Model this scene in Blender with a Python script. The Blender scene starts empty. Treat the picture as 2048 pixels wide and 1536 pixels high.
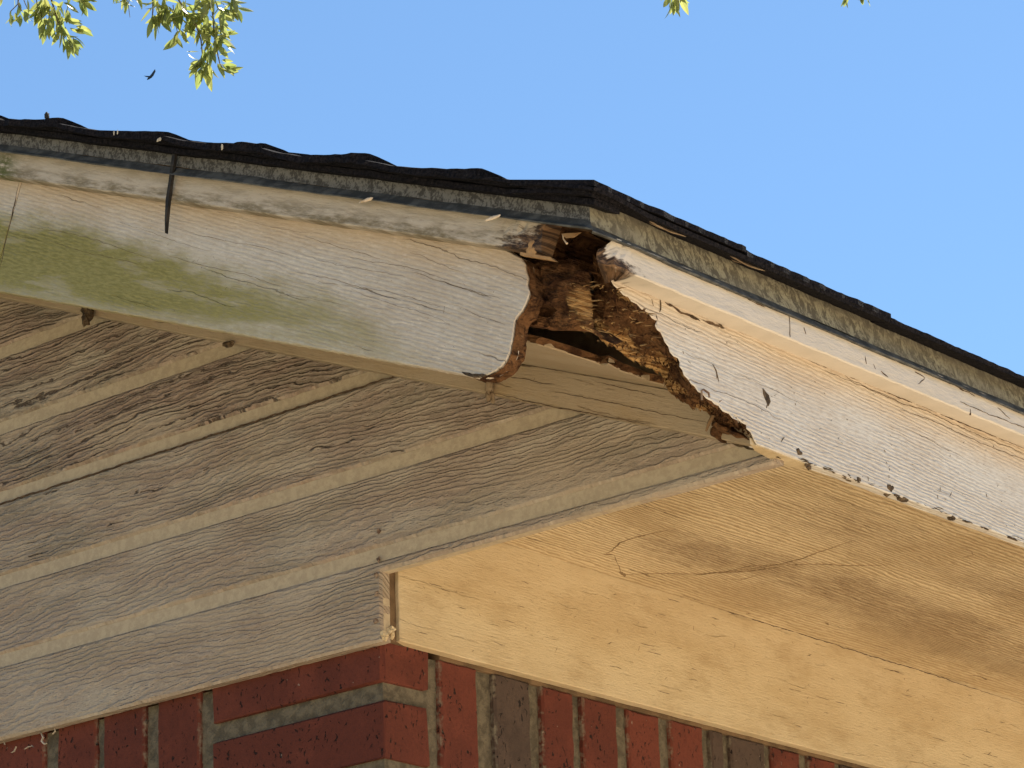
import bpy, bmesh, math, random
from mathutils import Vector, Matrix, noise
R = math.radians
SC = bpy.context.scene
COL = SC.collection
H = 2.46                       # height of the lower edge of the siding above the ground

# ------------------------------------------------------------------ camera, sky, sun, exposure
CP = Vector((2.14278311, -2.35990042, -0.85402025 + H))
RT = Vector((0.76095718, 0.64798637, -0.03252442))
UP = Vector((0.23835516, -0.23258243, 0.94291687))
FW = Vector((-0.60343267, 0.72527173, 0.33143616))
FPX = 6618.09
cam = bpy.data.cameras.new('camera'); co = bpy.data.objects.new('camera', cam); COL.objects.link(co)
mm = Matrix((RT, UP, -FW)).transposed().to_4x4(); mm.translation = CP
co.matrix_world = mm
cam.sensor_width = 36.0; cam.lens = 36.0 * FPX / 2048; cam.clip_start = 0.05; cam.clip_end = 6000
SC.camera = co

SUN_EL, SUN_AZ = 58.0, -2.0      # azimuth measured from +Y towards +X
world = bpy.data.worlds.new('World'); SC.world = world; world.use_nodes = True
wn = world.node_tree; bgn = wn.nodes['Background']
sky = wn.nodes.new('ShaderNodeTexSky'); sky.sky_type = 'NISHITA'; sky.sun_disc = False
sky.sun_elevation = R(SUN_EL); sky.sun_rotation = R(SUN_AZ)
sky.air_density = 1.0; sky.dust_density = 0.15; sky.ozone_density = 4.0; sky.altitude = 0
wb = wn.nodes.new('ShaderNodeMix'); wb.data_type = 'RGBA'; wb.blend_type = 'MULTIPLY'; wb.inputs[0].default_value = 1.0   # the camera's white balance
wb.inputs[7].default_value = (0.90, 1.04, 1.07, 1.0)
wn.links.new(sky.outputs[0], wb.inputs[6]); wn.links.new(wb.outputs[2], bgn.inputs[0]); bgn.inputs[1].default_value = 0.064
sun = bpy.data.lights.new('sun', 'SUN'); sun.energy = 5.0; sun.angle = R(0.53); sun.color = (1.0, 0.93, 0.82)
so = bpy.data.objects.new('sun', sun); COL.objects.link(so)
sd = Vector((math.sin(R(SUN_AZ)) * math.cos(R(SUN_EL)), math.cos(R(SUN_AZ)) * math.cos(R(SUN_EL)), math.sin(R(SUN_EL))))
so.rotation_euler = sd.to_track_quat('Z', 'Y').to_euler(); so.location = sd * 30
SC.view_settings.view_transform = 'Standard'; SC.view_settings.look = 'None'
SC.view_settings.gamma = 1.0; SC.view_settings.use_curve_mapping = False
SC.view_settings.exposure = 1.3
SC.cycles.max_bounces = 8; SC.cycles.diffuse_bounces = 5

# ------------------------------------------------------------------ measures (metres, relative to the wall corner)
W, RK = 0.49908, 0.27666          # eave fascia plane x = W, rake fascia plane y = -RK
TH = math.atan(0.4); CT, ST = math.cos(TH), math.sin(TH)
ZS = 0.1396                       # eave soffit level
ZP = 0.0707                       # lower edge of the boxed end
XRIDGE = -3.9
YBACK = 9.0

def pix(u, v, ax, val):
    """point of the place seen at photograph pixel (u, v) on the plane ax = val (local metres)"""
    w = FW + RT * ((u - 1024) / FPX) - UP * ((v - 768) / FPX)
    c = CP - Vector((0, 0, H)); i = 'xyz'.index(ax)
    return c + w * ((val - c[i]) / w[i])

# ------------------------------------------------------------------ node helper
class NT:
    def __init__(s, name, rough=0.85, spec=0.3):
        s.m = bpy.data.materials.new(name); s.m.use_nodes = True; s.t = s.m.node_tree
        s.b = s.t.nodes['Principled BSDF']; s.b.inputs['Roughness'].default_value = rough
        s.b.inputs['Specular IOR Level'].default_value = spec
        s.uvn = None
    def n(s, t): return s.t.nodes.new('ShaderNode' + t)
    def put(s, sock, v):
        if isinstance(v, (int, float)): sock.default_value = v
        elif isinstance(v, (tuple, list)):
            sock.default_value = tuple(v) + ((1.0,) if len(v) == 3 and len(sock.default_value) == 4 else ())
        else: s.t.links.new(v, sock)
    def M(s, op, a, b=0.0, c=0.0, clamp=False):
        x = s.n('Math'); x.operation = op; x.use_clamp = clamp
        s.put(x.inputs[0], a); s.put(x.inputs[1], b); s.put(x.inputs[2], c); return x.outputs[0]
    def add(s, *a):
        r = a[0]
        for b in a[1:]: r = s.M('ADD', r, b)
        return r
    def mul(s, *a):
        r = a[0]
        for b in a[1:]: r = s.M('MULTIPLY', r, b)
        return r
    def sub(s, a, b): return s.M('SUBTRACT', a, b)
    def uv(s):
        if not s.uvn:
            u = s.n('UVMap'); u.uv_map = 'UVMap'; sp = s.n('SeparateXYZ'); s.t.links.new(u.outputs[0], sp.inputs[0]); s.uvn = sp
        return s.uvn.outputs[0], s.uvn.outputs[1]
    def pos(s):
        g = s.n('NewGeometry'); return g.outputs['Position']
    def sep(s, v):
        x = s.n('SeparateXYZ'); s.put(x.inputs[0], v); return x.outputs
    def comb(s, a, b, c=0.0):
        x = s.n('CombineXYZ'); s.put(x.inputs[0], a); s.put(x.inputs[1], b); s.put(x.inputs[2], c); return x.outputs[0]
    def noise(s, vec, scale=1.0, detail=2.0, rough=0.5, dist=0.0):
        x = s.n('TexNoise'); s.put(x.inputs['Vector'], vec); s.put(x.inputs['Scale'], scale); s.put(x.inputs['Detail'], detail)
        s.put(x.inputs['Roughness'], rough); s.put(x.inputs['Distortion'], dist); return x.outputs[0]
    def voro(s, vec, scale, feat='F1', rnd=1.0):
        x = s.n('TexVoronoi'); x.feature = feat; s.put(x.inputs['Vector'], vec); s.put(x.inputs['Scale'], scale)
        s.put(x.inputs['Randomness'], rnd); return x.outputs
    def ramp(s, f, lo, hi, a=0.0, b=1.0, smooth=True):
        x = s.n('MapRange'); x.interpolation_type = 'SMOOTHSTEP' if smooth else 'LINEAR'
        s.put(x.inputs[0], f); s.put(x.inputs[1], lo); s.put(x.inputs[2], hi); s.put(x.inputs[3], a); s.put(x.inputs[4], b)
        return x.outputs[0]
    def mix(s, f, a, b):
        x = s.n('Mix'); x.data_type = 'RGBA'; s.put(x.inputs[0], f); s.put(x.inputs[6], a); s.put(x.inputs[7], b); return x.outputs[2]
    def rnd(s): return s.n('ObjectInfo').outputs['Random']
    def att(s, name, obj=False):
        x = s.n('Attribute'); x.attribute_type = 'OBJECT' if obj else 'GEOMETRY'; x.attribute_name = name; return x.outputs['Fac']
    def color(s, c): s.put(s.b.inputs['Base Color'], c)
    def bump(s, h, dist=1.0, strength=1.0):
        x = s.n('Bump'); s.put(x.inputs['Strength'], strength); s.put(x.inputs['Distance'], dist); s.put(x.inputs['Height'], h)
        s.t.links.new(x.outputs[0], s.b.inputs['Normal'])

def grainfield(k, K, A, sx, sy, fine=0.35, seed=0.0, tilt=0.0):
    u, v = k.uv()
    z = k.M('MULTIPLY_ADD', k.rnd(), 37.0, seed)
    n1 = k.noise(k.comb(k.mul(u, sx), k.mul(v, sy), z), 1.0, 2.0, 0.45)
    n2 = k.noise(k.comb(k.mul(u, 38.0), k.mul(v, 130.0), z), 1.0, 3.0, 0.6)
    f = k.add(k.mul(v, K), k.mul(u, K * tilt), k.mul(k.sub(n1, 0.5), A), k.mul(k.sub(n2, 0.5), fine))
    ring = k.M('SINE', k.mul(f, 2 * math.pi))
    return f, ring, z

def mat_siding():
    k = NT('weathered tan paint on rough siding', 0.8, 0.25)
    u, v = k.uv(); wear = k.att('wear', True)
    f, ring, z = grainfield(k, 165.0, 15.0, 2.4, 9.5, 2.3, 3.0)
    patch = k.noise(k.comb(k.mul(u, 7.0), k.mul(v, 26.0), z), 1.0, 3.0, 0.6)
    patch2 = k.noise(k.comb(k.mul(u, 4.0), k.mul(v, 14.0), k.add(z, 9.0)), 1.0, 2.0, 0.6)
    fib = k.noise(k.comb(k.mul(u, 60.0), k.mul(v, 900.0), z), 1.0, 3.0, 0.6)
    base = k.mix(k.ramp(patch2, 0.38, 0.64), (0.385, 0.322, 0.262), (0.345, 0.272, 0.208))
    pink = k.mix(k.ramp(k.noise(k.comb(k.mul(u, 5.0), k.mul(v, 20.0), k.add(z, 4.0)), 1.0, 3.0), 0.44, 0.64), (0.30, 0.218, 0.178), (0.25, 0.208, 0.165))
    c = k.mix(k.mul(k.ramp(patch, 0.36, 0.60), k.ramp(wear, 0.0, 1.0, 0.35, 0.95)), base, pink)
    # grime in the low lines of the grain, deepened to paint relief shade
    low = k.ramp(ring, -0.15, -0.98)
    c = k.mix(k.mul(low, k.ramp(patch, 0.30, 0.66, 0.25, 0.62), k.ramp(wear, 0.0, 1.0, 0.30, 1.0)), c, (0.13, 0.09, 0.062))
    # open cracks that follow the grain
    f2 = k.add(k.mul(f, 0.46), k.mul(k.noise(k.comb(k.mul(u, 30.0), k.mul(v, 60.0), z), 1.0, 2.0), 0.32))
    fr = k.M('ABSOLUTE', k.sub(k.M('FRACT', f2), 0.5))
    cm = k.noise(k.comb(k.mul(u, 11.0), k.mul(v, 70.0), k.add(z, 21.0)), 1.0, 3.0, 0.6)
    thr = k.ramp(wear, 0.0, 1.0, 0.80, 0.43, False)
    crack = k.mul(k.ramp(fr, 0.085, 0.025), k.ramp(k.sub(cm, thr), 0.0, 0.05))
    c = k.mix(k.mul(crack, 0.9), c, (0.045, 0.028, 0.022))
    speck = k.ramp(k.noise(k.comb(k.mul(u, 300.0), k.mul(v, 380.0), z), 1.0, 2.0), 0.72, 0.80)
    c = k.mix(k.mul(speck, 0.45), c, (0.10, 0.06, 0.045))
    grit = k.noise(k.comb(k.mul(u, 260.0), k.mul(v, 520.0), k.add(z, 3.0)), 1.0, 4.0, 0.75)
    c = k.mix(k.mul(k.ramp(grit, 0.52, 0.68), 0.34), c, (0.52, 0.45, 0.37))
    c = k.mix(k.mul(k.ramp(grit, 0.46, 0.32), 0.40), c, (0.16, 0.115, 0.085))
    c = k.mix(k.mul(k.ramp(fib, 0.5, 0.72), 0.20), c, (0.56, 0.48, 0.39))
    k.color(c)
    amp = k.ramp(wear, 0.0, 1.0, 0.0010, 0.0015)
    h = k.add(k.mul(k.M('MAXIMUM', ring, -0.6), amp, k.ramp(patch, 0.25, 0.62, 0.35, 1.0)), k.mul(crack, -0.0026), k.mul(fib, 0.0006),
              k.mul(patch, 0.0012), k.mul(grit, 0.0007))
    k.bump(h); return k.m

def mat_fascia(name, cream, alg, linek=210.0, tilt=0.0, line=0.4, top=0.13):
    k = NT(name, 0.7, 0.3)
    u, v = k.uv()
    f, ring, z = grainfield(k, linek, 3.6, 2.6, 9.0, 1.7, 5.0, tilt)
    patch = k.noise(k.comb(k.mul(u, 9.0), k.mul(v, 20.0), z), 1.0, 4.0, 0.6)
    mott = k.noise(k.comb(k.mul(u, 120.0), k.mul(v, 260.0), z), 1.0, 3.0, 0.65)
    fib = k.noise(k.comb(k.mul(u, 40.0), k.mul(v, 1000.0), z), 1.0, 2.0, 0.6)
    c = k.mix(k.ramp(patch, 0.35, 0.68), cream, tuple(a * b for a, b in zip(cream, (0.90, 0.86, 0.82))))
    c = k.mix(k.mul(k.ramp(mott, 0.50, 0.66), 0.34), c, (0.34, 0.28, 0.235))
    c = k.mix(k.mul(k.ramp(mott, 0.46, 0.32), 0.30), c, (0.72, 0.67, 0.62))
    c = k.mix(k.mul(k.ramp(fib, 0.52, 0.70), 0.22), c, (0.30, 0.24, 0.19))
    rel = k.ramp(k.noise(k.comb(k.mul(u, 3.0), k.mul(v, 16.0), k.add(z, 7.0)), 1.0, 2.0), 0.36, 0.60, 0.25, 1.0)
    c = k.mix(k.mul(k.ramp(ring, -0.45, -1.0), rel, line), c, (0.36, 0.27, 0.20))
    # rust coloured run-off stain below the trim
    st = k.mul(k.ramp(k.add(v, k.mul(patch, 0.035)), top - 0.010, top + 0.026), 0.34)
    c = k.mix(st, c, (0.52, 0.35, 0.19))
    # hairline cracks
    f2 = k.add(k.mul(f, 0.16), k.mul(k.noise(k.comb(k.mul(u, 24.0), k.mul(v, 30.0), z), 1.0, 3.0), 0.35))
    fr = k.M('ABSOLUTE', k.sub(k.M('FRACT', f2), 0.5))
    cm = k.noise(k.comb(k.mul(u, 7.0), k.mul(v, 30.0), k.add(z, 2.0)), 1.0, 2.0)
    crack = k.mul(k.ramp(fr, 0.018, 0.004), k.ramp(cm, 0.52, 0.60))
    c = k.mix(k.mul(crack, 0.55), c, (0.10, 0.06, 0.045))
    if alg:
        # green algae: tall at the upper end of the board, thinning out towards the corner
        h1 = k.add(k.ramp(u, -0.18, -0.40, 0.0, 0.055), k.ramp(u, -0.40, -0.85, 0.0, 0.026, False))
        edge = k.add(h1, 0.060, k.mul(k.sub(patch, 0.5), 0.045), k.mul(k.sub(k.noise(k.comb(k.mul(u, 26.0), k.mul(v, 60.0), 3.0), 1.0, 4.0, 0.7), 0.5), 0.04))
        ga = k.ramp(k.sub(v, edge), 0.018, -0.030)
        dens = k.mul(k.ramp(u, -0.15, -0.70, 0.22, 1.0, False), k.ramp(v, 0.056, 0.078, 0.45, 1.0))
        soft = k.noise(k.comb(k.mul(u, 10.0), k.mul(v, 60.0), 8.0), 1.0, 5.0, 0.6)
        fine = k.noise(k.comb(k.mul(u, 90.0), k.mul(v, 420.0), 8.0), 1.0, 4.0, 0.7)
        blot = k.mul(k.ramp(soft, 0.30, 0.56, 0.55, 1.0), k.ramp(fine, 0.30, 0.60, 0.72, 1.0))
        g = k.M('MINIMUM', k.mul(ga, dens, blot, 1.35), 0.90)
        gc = k.mix(k.ramp(fine, 0.35, 0.65), (0.150, 0.136, 0.018), (0.245, 0.218, 0.060))
        c = k.mix(g, c, gc)
    sp = k.ramp(k.noise(k.comb(k.mul(u, 210.0), k.mul(v, 150.0), 4.0), 1.0, 2.0), 0.745, 0.79)
    c = k.mix(k.mul(sp, 0.7), c, (0.09, 0.055, 0.04))
    k.color(c)
    k.bump(k.add(k.mul(ring, rel, 0.00026), k.mul(fib, 0.0005), k.mul(crack, -0.0012), k.mul(mott, 0.0007)))
    return k.m

def mat_trim():
    k = NT('weathered cream trim paint', 0.7, 0.3)
    u, v = k.uv(); x, y, zz = k.sep(k.pos())
    vec = k.comb(k.mul(u, 22.0), k.mul(v, 120.0), 2.0)
    p = k.noise(vec, 1.0, 4.0, 0.65); q = k.noise(k.comb(k.mul(u, 90.0), k.mul(v, 300.0), 5.0), 1.0, 4.0, 0.7)
    c = k.mix(k.ramp(p, 0.40, 0.66), (0.43, 0.37, 0.31), (0.34, 0.29, 0.23))
    dirt = k.mul(k.ramp(v, 0.020, 0.002), k.ramp(p, 0.36, 0.6), k.ramp(q, 0.36, 0.58, 0.4, 1.0), k.att('grime', True))
    c = k.mix(dirt, c, (0.17, 0.135, 0.085))
    c = k.mix(k.mul(k.ramp(q, 0.58, 0.70), 0.35), c, (0.15, 0.10, 0.07))
    c = k.mix(k.mul(k.ramp(q, 0.42, 0.28), 0.25), c, (0.62, 0.56, 0.49))
    c = k.mix(k.mul(k.att('pale', True), 0.60), c, (0.62, 0.57, 0.52))
    ends = k.att('rot')
    rc_ = k.mix(k.ramp(q, 0.38, 0.60), (0.15, 0.085, 0.045), (0.025, 0.013, 0.008))
    c = k.mix(k.ramp(k.add(ends, k.mul(k.sub(p, 0.5), 1.1), k.mul(k.sub(q, 0.5), 0.7)), 0.42, 0.72), c, rc_)
    al = k.mul(k.att('algae'), k.ramp(q, 0.3, 0.55))
    c = k.mix(al, c, (0.075, 0.085, 0.018))
    k.color(c); k.bump(k.add(k.mul(q, 0.0009), k.mul(p, 0.001))); return k.m

def mat_soffit():
    k = NT('tan paint on rough sawn soffit', 0.8, 0.25)
    u, v = k.uv()
    f, ring, z = grainfield(k, 180.0, 11.0, 1.5, 7.0, 1.5, 11.0)
    p = k.noise(k.comb(k.mul(u, 4.0), k.mul(v, 8.0), 1.0), 1.0, 4.0, 0.6)
    q = k.noise(k.comb(k.mul(u, 30.0), k.mul(v, 700.0), 3.0), 1.0, 3.0, 0.65)
    c = k.mix(k.ramp(p, 0.35, 0.65), (0.575, 0.455, 0.295), (0.50, 0.385, 0.235))
    c = k.mix(k.mul(k.ramp(ring, -0.2, -1.0), 0.52), c, (0.27, 0.17, 0.085))
    c = k.mix(k.mul(k.ramp(q, 0.52, 0.72), 0.30), c, (0.70, 0.55, 0.36))
    c = k.mix(k.mul(k.ramp(ring, 0.5, 1.0), k.ramp(p, 0.4, 0.6, 0.15, 0.45)), c, (0.70, 0.57, 0.38))
    # water stains, where the plywood has soaked
    st = 0.0
    for (px, py, rx, ry, w) in ((1400, 1105, 0.10, 0.05, 1.0), (1530, 1130, 0.14, 0.045, 0.8), (1700, 1180, 0.17, 0.055, 0.95), (1850, 1240, 0.2, 0.06, 0.9), (2000, 1310, 0.3, 0.06, 0.6), (1700, 1050, .16, .05, .55), (2020, 1180, .16, .05, .5)):
        q_ = pix(px, py, 'z', ZS)
        du = k.mul(k.sub(u, q_.y), 1 / rx); dv = k.mul(k.sub(v, q_.x), 1 / ry)
        d = k.M('SQRT', k.add(k.mul(du, du), k.mul(dv, dv)))
        d = k.add(d, k.mul(k.sub(k.noise(k.comb(k.mul(u, 18.0), k.mul(v, 55.0), 6.0), 1.0, 6.0, 0.72), 0.5), 2.4))
        s1 = k.mul(k.ramp(d, 1.15, 0.30), w)
        st = s1 if st == 0.0 else k.M('MAXIMUM', st, s1)
    g = k.noise(k.comb(k.mul(u, 140.0), k.mul(v, 420.0), 9.0), 1.0, 4.0, 0.75)
    c = k.mix(k.mul(k.ramp(g, 0.54, 0.70), 0.45), c, (0.28, 0.19, 0.10))
    c = k.mix(k.mul(k.ramp(p, 0.42, 0.66), 0.45), c, (0.33, 0.225, 0.12))
    c = k.mix(k.mul(st, 0.95, k.ramp(k.add(k.mul(q, 0.6), k.mul(g, 0.4)), 0.38, 0.56, 1.0, 0.30)), c, (0.185, 0.115, 0.060))
    f2 = k.add(k.mul(f, 0.3), k.mul(q, 0.1))
    fr = k.M('ABSOLUTE', k.sub(k.M('FRACT', f2), 0.5))
    cr = k.mul(k.ramp(fr, 0.04, 0.01), k.ramp(k.noise(k.comb(k.mul(u, 9.0), k.mul(v, 40.0), 14.0), 1.0, 2.0), 0.55, 0.62))
    c = k.mix(k.mul(cr, 0.6), c, (0.12, 0.07, 0.035))
    sp = k.ramp(k.noise(k.comb(k.mul(u, 120.0), k.mul(v, 200.0), 4.0), 1.0, 2.0), 0.74, 0.80)
    c = k.mix(k.mul(sp, 0.6), c, (0.12, 0.07, 0.04))
    k.color(c)
    k.bump(k.add(k.mul(ring, 0.0006), k.mul(q, 0.0009), k.mul(g, 0.0007), k.mul(cr, -0.0012))); return k.m

def mat_frieze(name='tan paint on smooth board', base=(0.535, 0.430, 0.285), crk=0.0):
    k = NT(name, 0.75, 0.3)
    u, v = k.uv()
    p = k.noise(k.comb(k.mul(u, 5.0), k.mul(v, 16.0), k.mul(k.rnd(), 20.0)), 1.0, 4.0, 0.6)
    q = k.noise(k.comb(k.mul(u, 45.0), k.mul(v, 500.0), 3.0), 1.0, 4.0, 0.65)
    f, ring, z = grainfield(k, 60.0, 5.0, 1.5, 7.0, 0.6, 2.0)
    c = k.mix(k.ramp(p, 0.35, 0.66), base, tuple(a * b for a, b in zip(base, (0.88, 0.84, 0.78))))
    c = k.mix(k.mul(k.ramp(q, 0.55, 0.72), 0.35), c, tuple(min(0.8, a * 1.15 + 0.03) for a in base))
    c = k.mix(k.mul(k.ramp(q, 0.45, 0.30), 0.45), c, tuple(a * 0.5 for a in base))
    g = k.noise(k.comb(k.mul(u, 200.0), k.mul(v, 420.0), 9.0), 1.0, 4.0, 0.75)
    c = k.mix(k.mul(k.ramp(g, 0.54, 0.70), 0.45), c, tuple(a * 0.6 for a in base))
    blo = k.noise(k.comb(k.mul(u, 9.0), k.mul(v, 22.0), 12.0), 1.0, 5.0, 0.7)
    c = k.mix(k.mul(k.ramp(blo, 0.48, 0.70), 0.50), c, (0.34, 0.24, 0.13))
    f2 = k.add(k.mul(f, 0.7), k.mul(q, 0.12))
    fr = k.M('ABSOLUTE', k.sub(k.M('FRACT', f2), 0.5))
    cr = k.mul(k.ramp(fr, 0.045, 0.012), k.ramp(k.noise(k.comb(k.mul(u, 14.0), k.mul(v, 60.0), 14.0), 1.0, 2.0), 0.56, 0.64))
    c = k.mix(k.mul(cr, crk), c, (0.22, 0.15, 0.09))
    sp = k.ramp(k.noise(k.comb(k.mul(u, 150.0), k.mul(v, 160.0), 4.0), 1.0, 2.0), 0.73, 0.79)
    c = k.mix(k.mul(sp, 0.7), c, (0.11, 0.07, 0.04))
    k.color(c); k.bump(k.add(k.mul(q, 0.0009), k.mul(g, 0.0008), k.mul(cr, -0.0008), k.mul(p, 0.001))); return k.m

def mat_plain(name, a, b, scale=40.0, rough=0.85, bumpd=0.001, spec=0.3, lo=0.38, hi=0.62):
    k = NT(name, rough, spec); p = k.pos()
    n1 = k.noise(p, scale, 4.0, 0.65)
    k.color(k.mix(k.ramp(n1, lo, hi), a, b)); k.bump(k.mul(n1, bumpd)); return k.m

def mat_metal():
    k = NT('galvanised drip edge metal', 0.55, 0.4)
    u, v = k.uv()
    k.put(k.b.inputs['Roughness'], 0.8)
    vec = k.comb(k.add(k.mul(u, 120.0), k.mul(v, 60.0)), k.mul(v, 85.0), 1.0)
    a = k.noise(vec, 1.0, 4.0, 0.72, 0.6)
    a2 = k.noise(k.comb(k.mul(u, 420.0), k.mul(v, 300.0), 2.0), 1.0, 3.0, 0.6)
    b = k.noise(k.comb(k.mul(u, 12.0), k.mul(v, 22.0), 5.0), 1.0, 4.0, 0.65)
    c = k.mix(k.ramp(k.add(a, k.mul(k.sub(a2, 0.5), 0.35)), 0.42, 0.60), (0.085, 0.076, 0.060), (0.245, 0.228, 0.172))
    c = k.mix(k.mul(k.ramp(b, 0.42, 0.66), 0.65), c, (0.15, 0.135, 0.105))
    c = k.mix(k.mul(k.ramp(a2, 0.60, 0.70), 0.6), c, (0.05, 0.045, 0.038))
    c = k.mix(k.mul(k.ramp(v, 0.012, 0.0), k.ramp(a, 0.4, 0.6), 0.45), c, (0.33, 0.335, 0.31))
    shade_tone = k.att('shade_tone', True)  # darker grey copy of the metal, painting the shade of the left side
    c = k.mix(shade_tone, c, k.mix(k.ramp(k.add(a, k.mul(k.sub(a2, 0.5), 0.9)), 0.40, 0.58), (0.045, 0.042, 0.040), (0.135, 0.128, 0.118)))
    k.color(c)
    k.put(k.b.inputs['Roughness'], k.ramp(a, 0.4, 0.6, 0.9, 0.7))
    k.bump(k.mul(a, 0.0006)); return k.m

def mat_lip():
    k = NT('metal lip darkened for underside shade', 0.7, 0.25)  # underside shade is put into the dark colour of the lip
    n1 = k.noise(k.pos(), 70.0, 4.0, 0.6)
    k.color(k.mix(k.ramp(n1, 0.4, 0.65), (0.045, 0.045, 0.044), (0.105, 0.102, 0.095))); k.bump(k.mul(n1, 0.0006)); return k.m

def mat_brick(name, c1, c2, dark):
    k = NT(name, 0.9, 0.2); p = k.pos(); r = k.rnd()
    big = k.noise(p, 16.0, 3.0, 0.6); fine = k.noise(p, 240.0, 3.0, 0.7)
    c = k.mix(k.ramp(k.add(big, k.mul(k.sub(r, 0.5), 0.25)), 0.36, 0.64), c1, c2)
    c = k.mix(k.mul(k.ramp(fine, 0.46, 0.68), 0.3), c, dark)
    x, y, z = k.sep(p)
    pv = k.comb(k.mul(x, 210.0), k.mul(y, 210.0), k.mul(z, 130.0))
    pit = k.ramp(k.noise(pv, 1.0, 2.0, 0.6, 0.6), 0.625, 0.68)
    pit = k.mul(pit, k.ramp(k.noise(p, 40.0, 1.0), 0.38, 0.52))
    c = k.mix(k.mul(pit, 0.92), c, (0.012, 0.008, 0.008))
    u, v = k.uv()
    edge = k.M('ABSOLUTE', k.sub(u, 0.5))
    sm = k.mul(k.ramp(k.add(edge, k.mul(k.sub(fine, 0.5), 0.12)), 0.45, 0.52), k.ramp(k.noise(p, 60.0, 3.0, 0.7), 0.42, 0.6))
    c = k.mix(k.mul(sm, 0.65), c, (0.22, 0.19, 0.14))
    wh = k.ramp(k.noise(p, 120.0, 2.0, 0.5), 0.735, 0.78)
    c = k.mix(k.mul(wh, 0.5), c, (0.34, 0.27, 0.22))
    k.color(c); k.bump(k.add(k.mul(fine, 0.0008), k.mul(pit, -0.0025), k.mul(big, 0.002))); return k.m

def mat_rot():
    k = NT('rotten wood', 0.95, 0.1); p = k.pos(); fr = k.att('fresh')
    x, y, z = k.sep(p)
    n1 = k.noise(k.comb(k.mul(x, 45.0), k.mul(y, 110.0), k.mul(z, 170.0)), 1.0, 6.0, 0.75); n2 = k.noise(p, 30.0, 5.0, 0.7)
    st = k.noise(k.comb(k.mul(x, 35.0), k.mul(y, 35.0), k.mul(k.add(z, k.mul(x, 0.4)), 520.0)), 1.0, 3.0, 0.6)
    c = k.mix(k.ramp(n2, 0.36, 0.62), (0.045, 0.020, 0.011), (0.19, 0.095, 0.045))
    c = k.mix(k.mul(k.ramp(n1, 0.50, 0.62), 0.85), c, (0.022, 0.010, 0.007))
    c = k.mix(k.mul(k.ramp(n1, 0.40, 0.26), 0.45), c, (0.42, 0.29, 0.18))
    wood = k.mix(k.ramp(st, 0.40, 0.60), (0.20, 0.095, 0.035), (0.58, 0.36, 0.16))
    c = k.mix(k.ramp(k.add(fr, k.mul(k.sub(n1, 0.5), 0.7)), 0.35, 0.65), c, wood)
    k.color(c); k.bump(k.add(k.mul(n1, 0.007), k.mul(st, 0.0012))); return k.m

def mat_shingle():
    k = NT('black asphalt shingle', 0.95, 0.08); p = k.pos()
    n1 = k.noise(p, 350.0, 3.0, 0.7); n2 = k.noise(p, 12.0, 2.0)
    c = k.mix(k.ramp(n1, 0.35, 0.65), (0.004, 0.004, 0.006), (0.016, 0.014, 0.017))
    c = k.mix(k.mul(k.ramp(n1, 0.66, 0.72), 0.7), c, (0.05, 0.045, 0.045))
    k.color(c); k.bump(k.add(k.mul(n1, 0.0022), k.mul(n2, 0.002))); return k.m

def mat_leaf():
    k = NT('waxy green leaf', 0.32, 0.6)
    r = k.rnd(); u, v = k.uv()
    c = k.mix(r, (0.11, 0.14, 0.06), (0.22, 0.235, 0.09))
    mid = k.ramp(k.M('ABSOLUTE', u), 0.0, 0.08, 0.35, 0.0)
    c = k.mix(mid, c, (0.25, 0.27, 0.10))
    k.color(c)
    tr = k.n('BsdfTranslucent'); k.put(tr.inputs[0], k.mix(r, (0.33, 0.40, 0.11), (0.50, 0.50, 0.15)))
    mx = k.n('MixShader'); mx.inputs[0].default_value = 0.5
    k.t.links.new(k.b.outputs[0], mx.inputs[1]); k.t.links.new(tr.outputs[0], mx.inputs[2])
    k.t.links.new(mx.outputs[0], k.t.nodes['Material Output'].inputs[0])
    return k.m

def mat_ground():
    k = NT('sand and thin grass toned for bounce', 0.95, 0.1); p = k.pos(); x, y, z = k.sep(p)
    n1 = k.noise(p, 0.35, 4.0, 0.6); n2 = k.noise(p, 9.0, 4.0, 0.7)
    bare = k.mix(k.ramp(n2, 0.35, 0.65), (0.58, 0.455, 0.285), (0.66, 0.54, 0.36))
    grass = k.mix(k.ramp(n2, 0.35, 0.65), (0.09, 0.10, 0.04), (0.22, 0.20, 0.10))
    side = k.ramp(k.add(x, k.mul(k.sub(n1, 0.5), 9.0)), -3.5, 1.5)     # unseen; pale sand by the eave, dark lawn by the gable, for bounce light
    far = k.ramp(k.M('SQRT', k.add(k.mul(x, x), k.mul(y, y))), 22.0, 40.0)
    c = k.mix(side, grass, bare); c = k.mix(k.mul(far, 0.8), c, (0.12, 0.13, 0.055))
    k.color(c); k.bump(k.mul(n2, 0.01)); return k.m

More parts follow.
